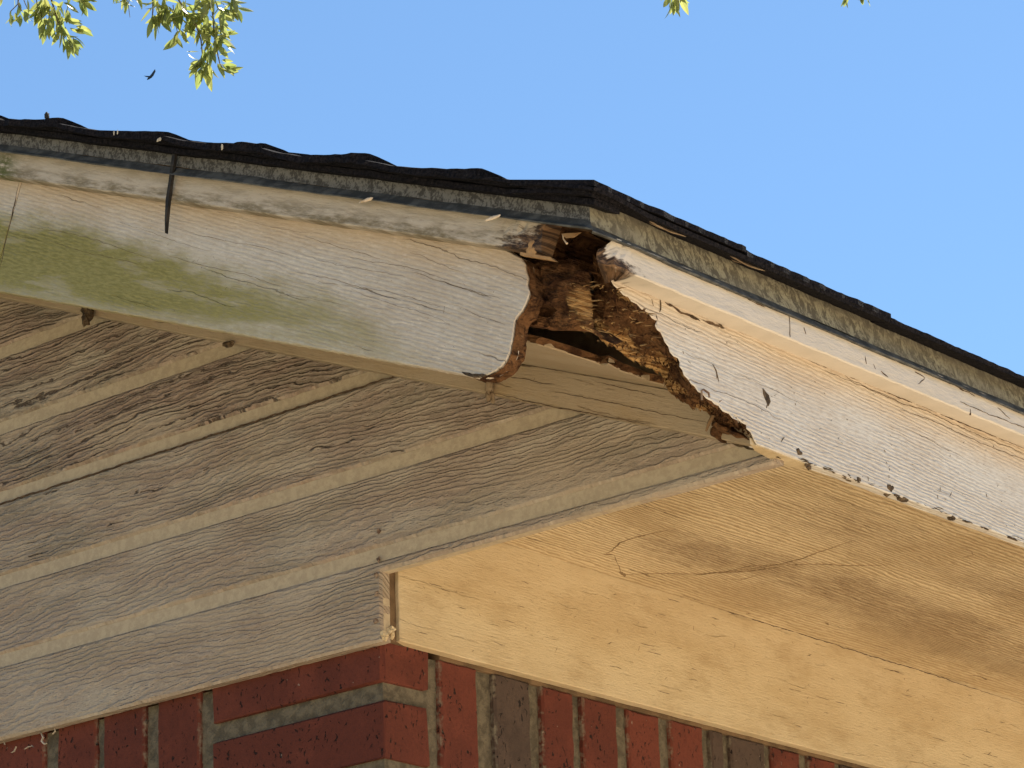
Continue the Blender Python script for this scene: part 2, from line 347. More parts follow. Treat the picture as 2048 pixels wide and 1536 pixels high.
MT = dict(siding=mat_siding(), trim=mat_trim(), soffit=mat_soffit(), frieze=mat_frieze(),
          rakefrieze=mat_frieze('tan brown paint on rake board', (0.38, 0.30, 0.215), 0.7),
          fasc_l=mat_fascia('greyed white fascia paint with algae', (0.50, 0.455, 0.41), True, 240.0, 0.10, 0.30, 0.160),
          fasc_r=mat_fascia('pale pinkish white fascia paint', (0.55, 0.53, 0.51), False, 250.0, 0.05, 0.34, 0.158),
          groove=mat_plain('clean tan groove paint', (0.425, 0.345, 0.248), (0.36, 0.288, 0.208), 140.0, 0.8, 0.0008),
          metal=mat_metal(), lip=mat_lip(),
          brick=mat_brick('red brick', (0.095, 0.025, 0.017), (0.130, 0.034, 0.022), (0.055, 0.016, 0.012)),
          brickd=mat_brick('dark brown brick', (0.048, 0.032, 0.026), (0.075, 0.050, 0.040), (0.03, 0.02, 0.018)),
          mortar=mat_plain('grey mortar', (0.082, 0.066, 0.046), (0.140, 0.114, 0.080), 90.0, 0.95, 0.004),
          rot=mat_rot(), shingle=mat_shingle(), leaf=mat_leaf(), ground=mat_ground(),
          bark=mat_plain('grey brown bark', (0.10, 0.08, 0.06), (0.22, 0.19, 0.15), 60.0, 0.95, 0.003),
          oldtan=mat_plain('orange tan broken wood', (0.36, 0.215, 0.10), (0.27, 0.15, 0.07), 60.0, 0.9, 0.002),
          felt=mat_plain('brown felt paper', (0.16, 0.11, 0.07), (0.25, 0.19, 0.13), 50.0, 0.9, 0.001),
          oldwood=mat_plain('old raw wood', (0.09, 0.055, 0.03), (0.16, 0.10, 0.055), 30.0, 0.95, 0.002),
          dirt=mat_plain('dark dirt and frass', (0.035, 0.024, 0.016), (0.11, 0.075, 0.045), 160.0, 0.95, 0.002),
          crack=mat_plain('dark crack', (0.055, 0.034, 0.024), (0.12, 0.078, 0.05), 120.0, 0.95, 0.0005),
          stain=mat_plain('brown stain edge', (0.13, 0.082, 0.042), (0.27, 0.185, 0.105), 260.0, 0.95, 0.0005, lo=0.42, hi=0.56),
          black=mat_plain('black tar sliver', (0.012, 0.011, 0.012), (0.03, 0.026, 0.024), 100.0, 0.8, 0.0005),
          web=mat_plain('dusty cobweb', (0.35, 0.30, 0.24), (0.48, 0.42, 0.34), 100.0, 0.9, 0.0005),
          flake=mat_plain('peeled paint flake', (0.62, 0.52, 0.42), (0.45, 0.33, 0.22), 80.0, 0.8, 0.0005),
          bird=mat_plain('dark blue black feathers', (0.012, 0.02, 0.045), (0.02, 0.035, 0.08), 20.0, 0.7, 0.0005),
          nail=mat_plain('rusty nail head', (0.10, 0.055, 0.035), (0.24, 0.17, 0.12), 200.0, 0.6, 0.0005))

# ------------------------------------------------------------------ object helpers
def thing(name, label, cat, loc=(0, 0, 0), group=None):
    o = bpy.data.objects.new(name, None); COL.objects.link(o); o.location = loc; o.empty_display_size = 0.2
    o['label'] = label; o['category'] = cat
    if group: o['group'] = group
    return o
def tag(o, label, cat, group=None):
    o['label'] = label; o['category'] = cat
    if group: o['group'] = group
    return o
def mesh(name, verts, faces, mat, parent=None, uvs=None, smooth=False, attrs=None, origin=None, lift=True):
    hz = H if lift else 0.0
    vs = [(v[0], v[1], v[2] + hz) for v in verts]
    loc = Vector((0, 0, 0))
    if origin is not None:
        loc = Vector((origin[0], origin[1], origin[2] + hz)); vs = [tuple(Vector(v) - loc) for v in vs]
    me = bpy.data.meshes.new(name); me.from_pydata(vs, [], faces); me.update()
    if uvs is not None:
        ul = me.uv_layers.new(name='UVMap')
        for l in me.loops: ul.data[l.index].uv = uvs[l.vertex_index]
    if attrs:
        for an, vals in attrs.items():
            a = me.attributes.new(an, 'FLOAT', 'POINT'); a.data.foreach_set('value', vals)
    if smooth:
        for p in me.polygons: p.use_smooth = True
    me.materials.append(mat)
    o = bpy.data.objects.new(name, me); COL.objects.link(o); o.location = loc
    if parent: o.parent = parent
    return o
def wob(poly, step, amp, seed, lim=None, freq=55.0):
    """subdivide a closed outline and let it waver a little, as sawn and painted edges do"""
    out = []; n = len(poly)
    for i in range(n):
        a = Vector(poly[i]); b = Vector(poly[(i + 1) % n]); d = (b - a); L = d.length
        out.append(a)
        if L < 1e-6: continue
        nn = Vector((-d.y, d.x)) / L
        k = max(1, min(int(L / step), 400))
        for j in range(1, k):
            p = a + d * (j / k)
            if lim and not (lim[0] < p.x < lim[1]): continue
            w = noise.noise(Vector((p.x * freq, p.y * freq, seed))) + 0.5 * noise.noise(Vector((p.x * freq * 3, p.y * freq * 3, seed + 5)))
            out.append(p + nn * (w * amp))
    return [tuple(p) for p in out]
def area2(p): return sum(p[i][0] * p[(i + 1) % len(p)][1] - p[(i + 1) % len(p)][0] * p[i][1] for i in range(len(p)))
def inset(poly, c):
    n = len(poly); out = []
    for i in range(n):
        a = Vector(poly[i - 1]); b = Vector(poly[i]); d = Vector(poly[(i + 1) % n])
        e = (b - a); f = (d - b)
        if e.length < 1e-9 or f.length < 1e-9: out.append(tuple(b)); continue
        e.normalize(); f.normalize(); m = Vector((-(e.y + f.y), e.x + f.x))
        if m.length < 1e-6: m = Vector((-e.y, e.x))
        m.normalize(); out.append(tuple(b + m * c))
    return out
def slab(name, poly, O, A, B, N, th, mat, parent=None, ch=0.0008, ext=None):
    """a board: outline poly in the frame O, A, B; front at N*0, back at -N*th; chamfered front edge"""
    if area2(poly) < 0: poly = poly[::-1]
    O, A, B, N = map(Vector, (O, A, B, N)); n = len(poly); vs = []; uv = []
    layers = [(inset(poly, ch), 0.0), (poly, ch), (poly, th)]
    if ext: layers = [(inset(poly, ch), 0.0), (poly, ch)] + [(e, d) for e, d in ext]
    for pl, dep in layers:
        for (a, b) in pl: vs.append(O + A * a + B * b - N * dep); uv.append((a, b + dep * 0.8))
    m = len(layers); faces = [tuple(range(n)), tuple(reversed(range((m - 1) * n, m * n)))]
    for L in range(m - 1):
        for i in range(n):
            j = (i + 1) % n; faces.append((L * n + j, L * n + i, (L + 1) * n + i, (L + 1) * n + j))
    if A.cross(B).dot(N) < 0: faces = [tuple(reversed(f)) for f in faces]
    return mesh(name, vs, faces, mat, parent, uv)
def box(name, x0, x1, y0, y1, z0, z1, mat, parent=None, uvax='xz', lift=True, jit=0.0, ch=0.0, seed=0, norm=False):
    c = Vector(((x0 + x1) / 2, (y0 + y1) / 2, (z0 + z1) / 2)); hx, hy, hz = (x1 - x0) / 2, (y1 - y0) / 2, (z1 - z0) / 2
    bm = bmesh.new(); bmesh.ops.create_cube(bm, size=2.0)
    for v in bm.verts: v.co = Vector((v.co.x * hx, v.co.y * hy, v.co.z * hz))
    if ch: bmesh.ops.bevel(bm, geom=bm.edges[:], offset=ch, segments=1, affect='EDGES')
    rr = random.Random(seed)
    vs = []
    bm.verts.ensure_lookup_table()
    for v in bm.verts:
        q = v.co + c
        if jit: q = q + Vector((rr.uniform(-jit, jit), rr.uniform(-jit, jit), rr.uniform(-jit, jit)))
        vs.append(q)
    fs = [tuple(v.index for v in f.verts) for f in bm.faces]; bm.free()
    ia, ib = 'xyz'.index(uvax[0]), 'xyz'.index(uvax[1])
    if norm:
        lo, hi = (x0, y0, z0)[ia], (x1, y1, z1)[ia]; uv = [((v[ia] - lo) / (hi - lo), v[ib]) for v in vs]
    else: uv = [(0.5 if norm is None else v[ia], v[ib]) for v in vs]
    return mesh(name, vs, fs, mat, parent, uv, lift=lift)
def lump(name, p, r, mat, parent=None, sq=(1, 1, 1), seed=0, spike=0.5, sub=3):
    bm = bmesh.new(); bmesh.ops.create_icosphere(bm, subdivisions=sub, radius=1.0)
    vs = []
    for v in bm.verts:
        q = v.co.copy(); d = 1 + spike * noise.noise(q * 1.6 + Vector((seed * 3.1, 0, 0))) + 0.6 * spike * noise.noise(q * 4.5 + Vector((0, seed, 0)))
        q *= d; vs.append(Vector((q.x * r * sq[0], q.y * r * sq[1], q.z * r * sq[2])) + Vector(p))
    fs = [tuple(v.index for v in f.verts) for f in bm.faces]; bm.free()
    return mesh(name, vs, fs, mat, parent, smooth=False, origin=p)
def tube(name, pts, rads, mat, parent=None, sides=6, lift=True, origin=None):
    vs = []; fs = []; m = len(pts)
    for i, p in enumerate(pts):
        p = Vector(p); d = (Vector(pts[min(i + 1, m - 1)]) - Vector(pts[max(i - 1, 0)])).normalized()
        a = d.cross(Vector((0.3, 0.2, 1))).normalized(); b = d.cross(a)
        for s in range(sides):
            t = 2 * math.pi * s / sides; vs.append(p + (a * math.cos(t) + b * math.sin(t)) * rads[i])
    for i in range(m - 1):
        for s in range(sides):
            t = (s + 1) % sides; fs.append((i * sides + s, i * sides + t, (i + 1) * sides + t, (i + 1) * sides + s))
    fs.append(tuple(reversed(range(sides)))); fs.append(tuple(range((m - 1) * sides, m * sides)))
    return mesh(name, vs, fs, mat, parent, lift=lift, origin=origin)
def ribbons(name, lines, mat, parent, nrm, lift_by=0.0003, kind=None):
    """thin raised or open lines of irregular width along polylines of 3-D points; lines = [(pts, width)]"""
    vs = []; fs = []; nrm = Vector(nrm)
    for li, (pts, w) in enumerate(lines):
        pts = [Vector(p) for p in pts]; fine = []
        for a, b in zip(pts, pts[1:]):
            k = max(1, int((b - a).length / 0.0035))
            for j in range(k): fine.append(a + (b - a) * (j / k))
        fine.append(pts[-1]); m = len(fine); st = len(vs)
        for i, p in enumerate(fine):
            d = (fine[min(i + 1, m - 1)] - fine[max(i - 1, 0)]).normalized(); sd_ = d.cross(nrm).normalized()
            t = i / max(1, m - 1)
            ww = w * min(1.0, 5 * t + 0.12, 5 * (1 - t) + 0.12) * (0.75 + 0.8 * noise.noise(p * 210 + Vector((li, 0, 0))))
            wv = sd_ * (0.0012 * noise.noise(p * 90 + Vector((0, li, 0))) + 0.0006 * noise.noise(p * 320))
            q = p + wv + nrm * lift_by; ww = max(ww, 0.00012)
            vs += [q + sd_ * ww / 2, q - sd_ * ww / 2, q - sd_ * ww / 2 - nrm * 0.002, q + sd_ * ww / 2 - nrm * 0.002]
        for i in range(m - 1):
            a = st + 4 * i; b = a + 4
            fs += [(a, a + 1, b + 1, b), (a + 1, a + 2, b + 2, b + 1), (a + 3, a, b, b + 3)]
    o = mesh(name, vs, fs, mat, parent)
    if kind: o['kind'] = kind
    return o

# ================================================================== SETTING
def ground():
    n = 40; L = 1500.0; xs = []
    for i in range(n + 1):
        t = (i / n) * 2 - 1; xs.append(math.copysign(abs(t) ** 3, t) * L)
    vs = [(a, b, 0.0) for b in xs for a in xs]; fs = []
    for j in range(n):
        for i in range(n): k = j * (n + 1) + i; fs.append((k, k + 1, k + n + 2, k + n + 1))
    o = mesh('ground', vs, fs, MT['ground'], lift=False); o['kind'] = 'structure'; return o
ground()

house = thing('brick_house', 'red brick house corner with tan siding and a rotted hole where its fascia boards meet', 'house')

# ------------------------------------------------------------------ brick walls
BG, BE = 0.014, -0.012            # brick faces: gable wall y = BG, eave wall x = BE
wall = mesh('wall', [(-2 * abs(XRIDGE) - BE, BG + 0.006, -H), (BE - 0.006, BG + 0.006, -H), (BE - 0.006, YBACK, -H), (-2 * abs(XRIDGE), YBACK, -H),
                     (-2 * abs(XRIDGE) - BE, BG + 0.006, -0.0), (BE - 0.006, BG + 0.006, 0.0), (BE - 0.006, YBACK, 0.0), (-2 * abs(XRIDGE), YBACK, 0.0)],
            [(0, 1, 5, 4), (1, 2, 6, 5), (2, 3, 7, 6), (3, 0, 4, 7), (4, 5, 6, 7)], MT['mortar'], house)
rb = random.Random(4)
ZTOP = -0.001; ZSOL = -0.222
dark_r = {2, 8, 9}
left = [(-0.5134, -0.592), (-0.4308, -0.4925), (-0.3559, -0.419), (-0.2734, -0.3361)]
xx = -0.610
while xx > -1.9: left.append((xx, xx - 0.064)); xx -= 0.0795
def soldier(c0, c1, z1, gable, mat, seed):
    poly = wob([(c0, ZSOL), (c1, ZSOL), (c1, z1), (c0, z1)], .009, .0016, seed, None, 45)
    pr = rb.uniform(-.0012, .0018)
    if gable: o = slab('brick', poly, (0, BG - pr, 0), (1, 0, 0), (0, 0, 1), (0, -1, 0), .085, mat, wall, ch=.0024)
    else: o = slab('brick', poly, (BE + pr, 0, 0), (0, 1, 0), (0, 0, 1), (1, 0, 0), .085, mat, wall, ch=.0024)
    for l in o.data.uv_layers[0].data: l.uv = ((l.uv[0] - c0) / (c1 - c0), l.uv[1])
for i, (a, b) in enumerate(left): soldier(b, a, 0.012, True, MT['brick'] if i != 9 else MT['brickd'], i * 3.1)
right = [(0.0998, 0.1571), (0.184, 0.2411), (0.2608, 0.3116), (0.3285, 0.386), (0.4079, 0.4639), (0.4828, 0.5407), (0.5556, 0.5782), (0.5924, 0.6578), (0.6725, 0.7271), (0.7443, 0.797)]
yy = 0.812
while yy < 2.3: right.append((yy, yy + 0.056)); yy += 0.0705
for i, (a, b) in enumerate(right): soldier(a, b, 0.0, False, MT['brickd'] if i in (1, 6, 7, 10, 14) else MT['brick'], 60 + i * 2.3)
for i, (z0, z1) in enumerate([(-0.0375, 0.0), (-0.1155, -0.0555), (-0.1935, -0.1335)]):
    box('brick', -0.2543, BE, BG, 0.0815, z0, z1 + (0.012 if i == 0 else 0), MT['brick'], wall, 'xz', jit=.0020, ch=.0030, seed=90 + i, norm=None)
# running courses lower down, too far below the frame to be picked apart
vs = []; fs = []
def addbox(x0, x1, y0, y1, z0, z1):
    s = len(vs)
    for z in (z0, z1):
        for (x, y) in ((x0, y0), (x1, y0), (x1, y1), (x0, y1)): vs.append((x, y, z))
    for f in ((0, 1, 5, 4), (1, 2, 6, 5), (2, 3, 7, 6), (3, 0, 4, 7), (4, 5, 6, 7), (3, 2, 1, 0)): fs.append(tuple(s + i for i in f))
z = ZSOL - 0.012; row = 0
while z > -H + 0.07:
    off = 0.0 if row % 2 == 0 else 0.11
    x = BE - off
    if off: addbox(x, BE, BG, BG + .09, z - .058, z)
    while x > -3.2: addbox(x - 0.205, x - .0, BG, BG + .09, z - .058, z); x -= 0.217
    y = BG + .092 + (0.11 - off)
    while y < 4.5: addbox(BE - .09, BE, y + .012, y + .217, z - .058, z); y += 0.217
    z -= 0.07; row += 1
o = mesh('brick', vs, fs, MT['brick'], wall, [(0.3, 0.3)] * len(vs)); o['kind'] = 'stuff'

# ------------------------------------------------------------------ gable siding
zc0 = 0.117                      # top of the rake board at x = W
WS = W - 0.0106
def xr(z): return min(WS, W - (z - zc0) / 0.4)
def xl(z): return 2 * XRIDGE - xr(z)
sheath = mesh('sheathing', [(xl(0), .0128, 0.003), (0.0, .0128, 0.003), (0, .0128, 0.19 + .4 * W), (XRIDGE, .0128, .19 + .4 * (W - XRIDGE)), (xl(0), .0128, .19),
                            (xl(0), .10, 0.003), (-.03, .10, 0.003), (-.03, .10, 0.19 + .4 * W), (XRIDGE, .10, .19 + .4 * (W - XRIDGE)), (xl(0), .10, .19)],
              [(0, 1, 2, 3, 4), (9, 8, 7, 6, 5), (1, 6, 7, 2), (0, 5, 6, 1)], MT['oldwood'], house)
siding = mesh('siding', [(xl(0) + .02, .003, 0.0), (0, .003, 0.0), (0, .003, ZP), (WS - .002, .003, ZP), (WS - .002, .003, .2), (XRIDGE, .003, .2 + .4 * (W - XRIDGE)), (xl(0) + .02, .003, .2),
                         (xl(0) + .02, .0125, 0.0), (0, .0125, 0.0), (0, .0125, ZP), (WS - .002, .0125, ZP), (WS - .002, .0125, .2), (XRIDGE, .0125, .2 + .4 * (W - XRIDGE)), (xl(0) + .02, .0125, .2)],
              [(0, 1, 2, 3, 4, 5, 6), (13, 12, 11, 10, 9, 8, 7), (1, 0, 7, 8), (2, 1, 8, 9), (3, 2, 9, 10), (4, 3, 10, 11)], MT['groove'], house,
              [(0, 0)] * 14)
siding['label'] = 'tan grooved siding on the gable, weathered and cracked'
gz = [0.0897, 0.1808, 0.2800, 0.3636, 0.4553]
while gz[-1] < 1.9: gz.append(gz[-1] + 0.0905)
GW = 0.0075
edges = [(-0.0005, gz[0] - GW)] + [(gz[i] + GW, gz[i + 1] - GW) for i in range(len(gz) - 1)]
wears = [0.0, 0.30, 0.55, 0.95, 1.0, 1.0]
for i, (a, b) in enumerate(edges):
    if i == 0:
        poly = [(-2.6, a), (0.0, a), (0.0, ZP + .001), (WS, ZP - .0005), (WS, b), (-2.6, b)]
    else:
        poly = [(-2.6 if b < 1.2 else xl(b), a), (xr(a) + .02 if xr(a) < WS - .02 else WS, a)] + ([(WS, zc0 + .005)] if xr(a) >= WS and xr(b) < WS else []) + [(xr(b) + .02, b), (-2.6 if b < 1.2 else xl(b), b)]
    if xr(b) < -2.5:
        poly = [(xl(a), a), (xr(a), a), (xr(b), b), (xl(b), b)]
    poly = wob(poly, 0.008, 0.0005 if i < 3 else 0.0011, i * 7.0, (-0.9, 0.6), 70)
    o = slab('siding_board', poly, (0, 0, 0), (1, 0, 0), (0, 0, 1), (0, -1, 0), 0.0127 if i == 0 else 0.006, MT['siding'], siding, ch=0.0026)
    o['wear'] = wears[min(i, 5)]
    if i == 0: o['label'] = 'lowest grey tan siding board above the bricks'
# the left side of the long boards, past the frame
for i, (a, b) in enumerate(edges):
    if b < 1.2:
        poly = [(xl(a), a), (-2.603, a), (-2.603, b), (xl(b), b)]
        o = slab('siding_board', poly, (0, 0, 0), (1, 0, 0), (0, 0, 1), (0, -1, 0), 0.006, MT['siding'], siding); o['wear'] = 0.5
# open joint under the third groove
p0, p1 = Vector((-.75, -.0004, .2722)), Vector((.082, -.0004, .2722))
jl = [(p0 + (p1 - p0) * t) for t in [i / 12 for i in range(13)]]
ribbons('joint_crack', [(jl, 0.0016)], MT['crack'], siding, (0, -1, 0), 0.0002)
# nails beside the corner
for (u, v) in ((757, 1062), (757, 1119), (752, 1150), (753, 1187), (751, 1242)):
    p = pix(u, v, 'y', -0.001); lump('nail_head', p, 0.0026, MT['nail'], siding, (1, .6, 1), seed=u * v % 17, spike=.7, sub=2)
# lumps of old caulk where the siding ends above the bricks
for i, (u, v) in enumerate(((768, 1268), (778, 1262), (783, 1258), (770, 1275), (784, 1270))):
    lump('caulk', pix(u, v, 'x', 0.001), 0.0032, MT['frieze'], siding, seed=i + 3, spike=.8, sub=2)

# ------------------------------------------------------------------ rake: soffit board, frieze board
eR, nR = Vector((CT, 0, -ST)), Vector((ST, 0, CT))
def rk(s, t, y): return Vector((W, y, 0)) + eR * s + nR * t
def rst(u, v, y):
    p = pix(u, v, 'y', y); d = Vector((p.x - W, 0, p.z)); return (d.dot(eR), d.dot(nR))
SMAX = -(W - XRIDGE) / CT
# frieze on the siding
ft = 0.0765 * CT; ftop = zc0 * CT
poly = [(SMAX, ft), (0.03, ft + .0), (0.0, ftop), (SMAX, ftop)]
fu = ft + .0169
poly = [(SMAX, fu), (-1.7 / CT, fu), (-0.045, ft), (-0.075, ftop), (SMAX, ftop)]
fz = slab('rake_frieze', wob(poly, 0.01, 0.0006, 3, (-0.95, 0.1)), (W, -0.018, 0), eR, nR, (0, -1, 0), 0.018, MT['rakefrieze'], house)
fz['label'] = 'narrow tan board along the top of the siding, cracked where the fascia is gone'
# rake soffit: underside at t = ftop, broken away towards the corner
def sof(u, v):
    w = FW + RT * ((u - 1024) / FPX) - UP * ((v - 768) / FPX); c = CP - Vector((0, 0, H))
    t = (ftop - (c - Vector((W, 0, 0))).dot(nR)) / w.dot(nR); p = c + w * t - Vector((W, 0, 0)); return (p.dot(eR), p.y)
brk = [sof(u, v) for (u, v) in ((1020, 672), (1045, 684), (1075, 690), (1100, 697), (1130, 706), (1160, 716), (1185, 724), (1200, 730), (1215, 728), (1240, 742), (1270, 752), (1300, 764), (1325, 770), (1345, 776))]
poly = [(SMAX, -RK + .02), (brk[0][0] - .02, -RK + .02)] + brk + [(brk[-1][0], -.018), (SMAX, -.018)]
poly = wob(poly, 0.004, 0.0012, 8, (-0.25, 0.1), 160)
slab('rake_soffit', poly, (W, 0, 0) + 0 * eR if False else Vector((W, 0, 0)) + nR * ftop, eR, Vector((0, 1, 0)), -nR, 0.006, MT['rakefrieze'], house, ch=.0015)
# dark rotten edge on top of the broken soffit
vs = []; fs = []; att = []
for i, (s, y) in enumerate(brk):
    for j in range(3):
        q = Vector((W, 0, 0)) + eR * (s + noise.noise(Vector((i * .9, j * .7, 1))) * .006 + j * .001) + nR * (ftop + .001 + j * .0032 + noise.noise(Vector((i, j, 4))) * .003) + Vector((0, y - 0.002 * j + noise.noise(Vector((i * 1.3, j, 9))) * .006, 0))
        vs.append(q); att.append(0.25 if j == 0 else 0.0)
for i in range(len(brk) - 1):
    for j in range(2): a = i * 3 + j; fs.append((a, a + 3, a + 4, a + 1))
mesh('rotten_fringe', vs, fs, MT['rot'], house, attrs={'fresh': att})

# ------------------------------------------------------------------ rake fascia boards (left of the corner)
FBt = 0.0629 * CT; FTt = 0.2050 * CT
jt = rst(38, 365, -RK); jb = rst(2, 525, -RK); js = (jt[0] + jb[0]) / 2
endpx = [(1010, 498), (1042, 516), (1050, 528), (1051, 540), (1056, 556), (1054, 570), (1058, 588), (1054, 600), (1049, 611), (1043, 622), (1034, 632), (1029, 642), (1027, 655), (1025, 672), (1021, 690), (1019, 704), (1012, 720), (1002, 733), (990, 742), (976, 749), (955, 753), (940, 752), (928, 748)]
end = [rst(u, v, -RK) for (u, v) in endpx]
poly = [(js + .0006, FBt), ] + end[::-1] + [(end[0][0], FTt), (js + .0006, FTt)]
poly = [(js + .0006, FBt), (end[-1][0] - .004, FBt)] + end[::-1][1:] + [(end[0][0], FTt), (js + .0006, FTt)]
poly = wob(poly, 0.003, 0.0009, 21, (-1.2, 0.1), 260)
if area2(poly) < 0: poly = poly[::-1]
def eaten(pl, d, seed):
    out = []
    for (s, t) in pl:
        k = max(0.0, min(1.0, (s + 0.21) / 0.04)); w = noise.noise(Vector((s * 150, t * 150, seed)))
        out.append((s - k * (d * 0.10 + 0.0016 * w), t + k * 0.0014 * w))
    return out
fl = slab('fascia_board', poly, (W, -RK, 0), eR, nR, (0, -1, 0), 0.012, MT['fasc_l'], house, ext=[(eaten(poly, .006, 1), .004), (eaten(poly, .012, 2), .008), (poly, .012)])
fl['label'] = 'grey white left fascia board with green algae and a rotted rounded end'
poly = wob([(SMAX, FBt), (js - .0006, FBt), (js - .0006, FTt), (SMAX, FTt)], 0.01, 0.0004, 22, (-1.2, 0.1))
o = slab('fascia_board', poly, (W, -RK, 0), eR, nR, (0, -1, 0), 0.012, MT['fasc_l'], house)
# brown broken thickness of the board end
vs = []; fs = []; at = []; NJ = 6
rim = [end[i] for i in range(1, len(end))]; rim2 = []
for a, b in zip(rim, rim[1:]):
    for j in range(4): rim2.append((a[0] + (b[0] - a[0]) * j / 4, a[1] + (b[1] - a[1]) * j / 4))
rim2.append(rim[-1]); M_ = len(rim2)
for i, (s, t) in enumerate(rim2):
    for j in range(NJ):
        dep = 0.0015 + j * 0.0036
        ww = noise.noise(Vector((s * 210, t * 210, j * .8))) * .0022 + noise.noise(Vector((s * 60, t * 60, j * .5 + 4))) * .002
        vs.append(rk(s + .0012 + ww * (j > 0), t - 0.0006 - ww * .5 * (j > 0), -RK + dep)); at.append(0.1)
for i in range(M_ - 1):
    for j in range(NJ - 1): a = i * NJ + j; fs.append((a, a + 1, a + NJ + 1, a + NJ))
mesh('rotten_edge', vs, fs, MT['rot'], fl, attrs={'fresh': at})
# dark gouge under the end of the board
ribbons('crack', [([pix(924, 745, 'y', -RK), pix(945, 751, 'y', -RK), pix(972, 751, 'y', -RK)], 0.0042)], MT['dirt'], fl, (0, -1, 0), .0006)
# long hand-split cracks in the paint of the left fascia
rc = random.Random(12); lines = []
for (u0, v0, u1, v1) in ((60, 452, 330, 520), (240, 448, 420, 500), (600, 508, 810, 558), (700, 510, 900, 560), (820, 505, 930, 545), (590, 545, 820, 600), (360, 455, 600, 520),
                         (330, 505, 560, 575), (610, 470, 760, 520), (100, 480, 300, 540), (640, 560, 880, 610), (440, 430, 640, 470), (880, 560, 1000, 600), (560, 590, 700, 610), (930, 620, 1010, 650), (700, 575, 900, 650)):
    pts = []; m = 7; ph = rc.uniform(0, 6)
    for i in range(m + 1):
        t = i / m; pts.append(pix(u0 + (u1 - u0) * t, v0 + (v1 - v0) * t + 5 * math.sin(ph + t * 5) * (u1 - u0) / 250, 'y', -RK))
    lines.append((pts, rc.uniform(0.0004, 0.0008)))
lines.append(([pix(38, 365, 'y', -RK), pix(20, 445, 'y', -RK), pix(2, 525, 'y', -RK), pix(-12, 590, 'y', -RK)], 0.0016))
lines = [(a_, b_ * .55) for a_, b_ in lines[:-1]] + [(lines[-1][0], .0009)]
ribbons('paint_crack', lines, MT['crack'], fl, (0, -1, 0), .0002, 'stuff')
lines = []
for i in range(70):
    u = rc.uniform(60, 1030); v = 372 + .165 * u + rc.uniform(10, 205); a = rc.uniform(0, 3.1); L = rc.uniform(1.5, 5)
    lines.append(([pix(u, v, 'y', -RK), pix(u + L * math.cos(a), v + L * math.sin(a), 'y', -RK)], rc.uniform(.0006, .0014)))
lines.append(([pix(889, 612, 'y', -RK), pix(886, 626, 'y', -RK)], .0022))
ribbons('paint_chip', lines, MT['crack'], fl, (0, -1, 0), .0002, 'stuff')

# ------------------------------------------------------------------ eave fascia board (right of the corner)
ZB, ZT = 0.0757, 0.2000
def est(u, v, x=W):
    p = pix(u, v, 'x', x); return (p.y, p.z)
brkpx = [(1196, 520), (1205, 538), (1221, 556), (1228, 570), (1240, 581), (1248, 590), (1257, 592), (1263, 602), (1275, 608), (1284, 618), (1297, 625), (1305, 636), (1315, 641), (1311, 650), (1315, 659), (1322, 664), (1327, 674), (1331, 684), (1338, 693),
         (1341, 704), (1348, 712), (1357, 716), (1361, 725), (1360, 732), (1366, 740), (1369, 750), (1376, 757), (1384, 768), (1390, 772), (1397, 783), (1404, 786), (1413, 796), (1424, 801), (1430, 808), (1436, 808), (1446, 822), (1458, 826), (1466, 836), (1470, 828), (1476, 838), (1488, 847), (1493, 846), (1494, 857), (1502, 864), (1509, 880)]
brkE = [est(u, v) for (u, v) in brkpx]
poly = [brkE[0]] + brkE[1:] + [(brkE[-1][0] + .004, ZB), (YBACK, ZB), (YBACK, ZT), (brkE[0][0] + .036, ZT)]
poly = wob(poly, 0.0035, 0.0007, 31, (-0.3, 1.0), 300)
if area2(poly) < 0: poly = poly[::-1]
def eatE(d): return [(y + (d if (y < brkE[-1][0] + .006 and ZB + .0004 < z < ZT - .0004) else 0), z) for (y, z) in poly]
fr_ = slab('fascia_board', poly, (W, 0, 0), (0, 1, 0), (0, 0, 1), (1, 0, 0), 0.010, MT['fasc_r'], house, ext=[(eatE(.012), .0013), (eatE(.034), .0030), (eatE(.034), .010)])
fr_['label'] = 'pale right fascia board with a long jagged rotted end'
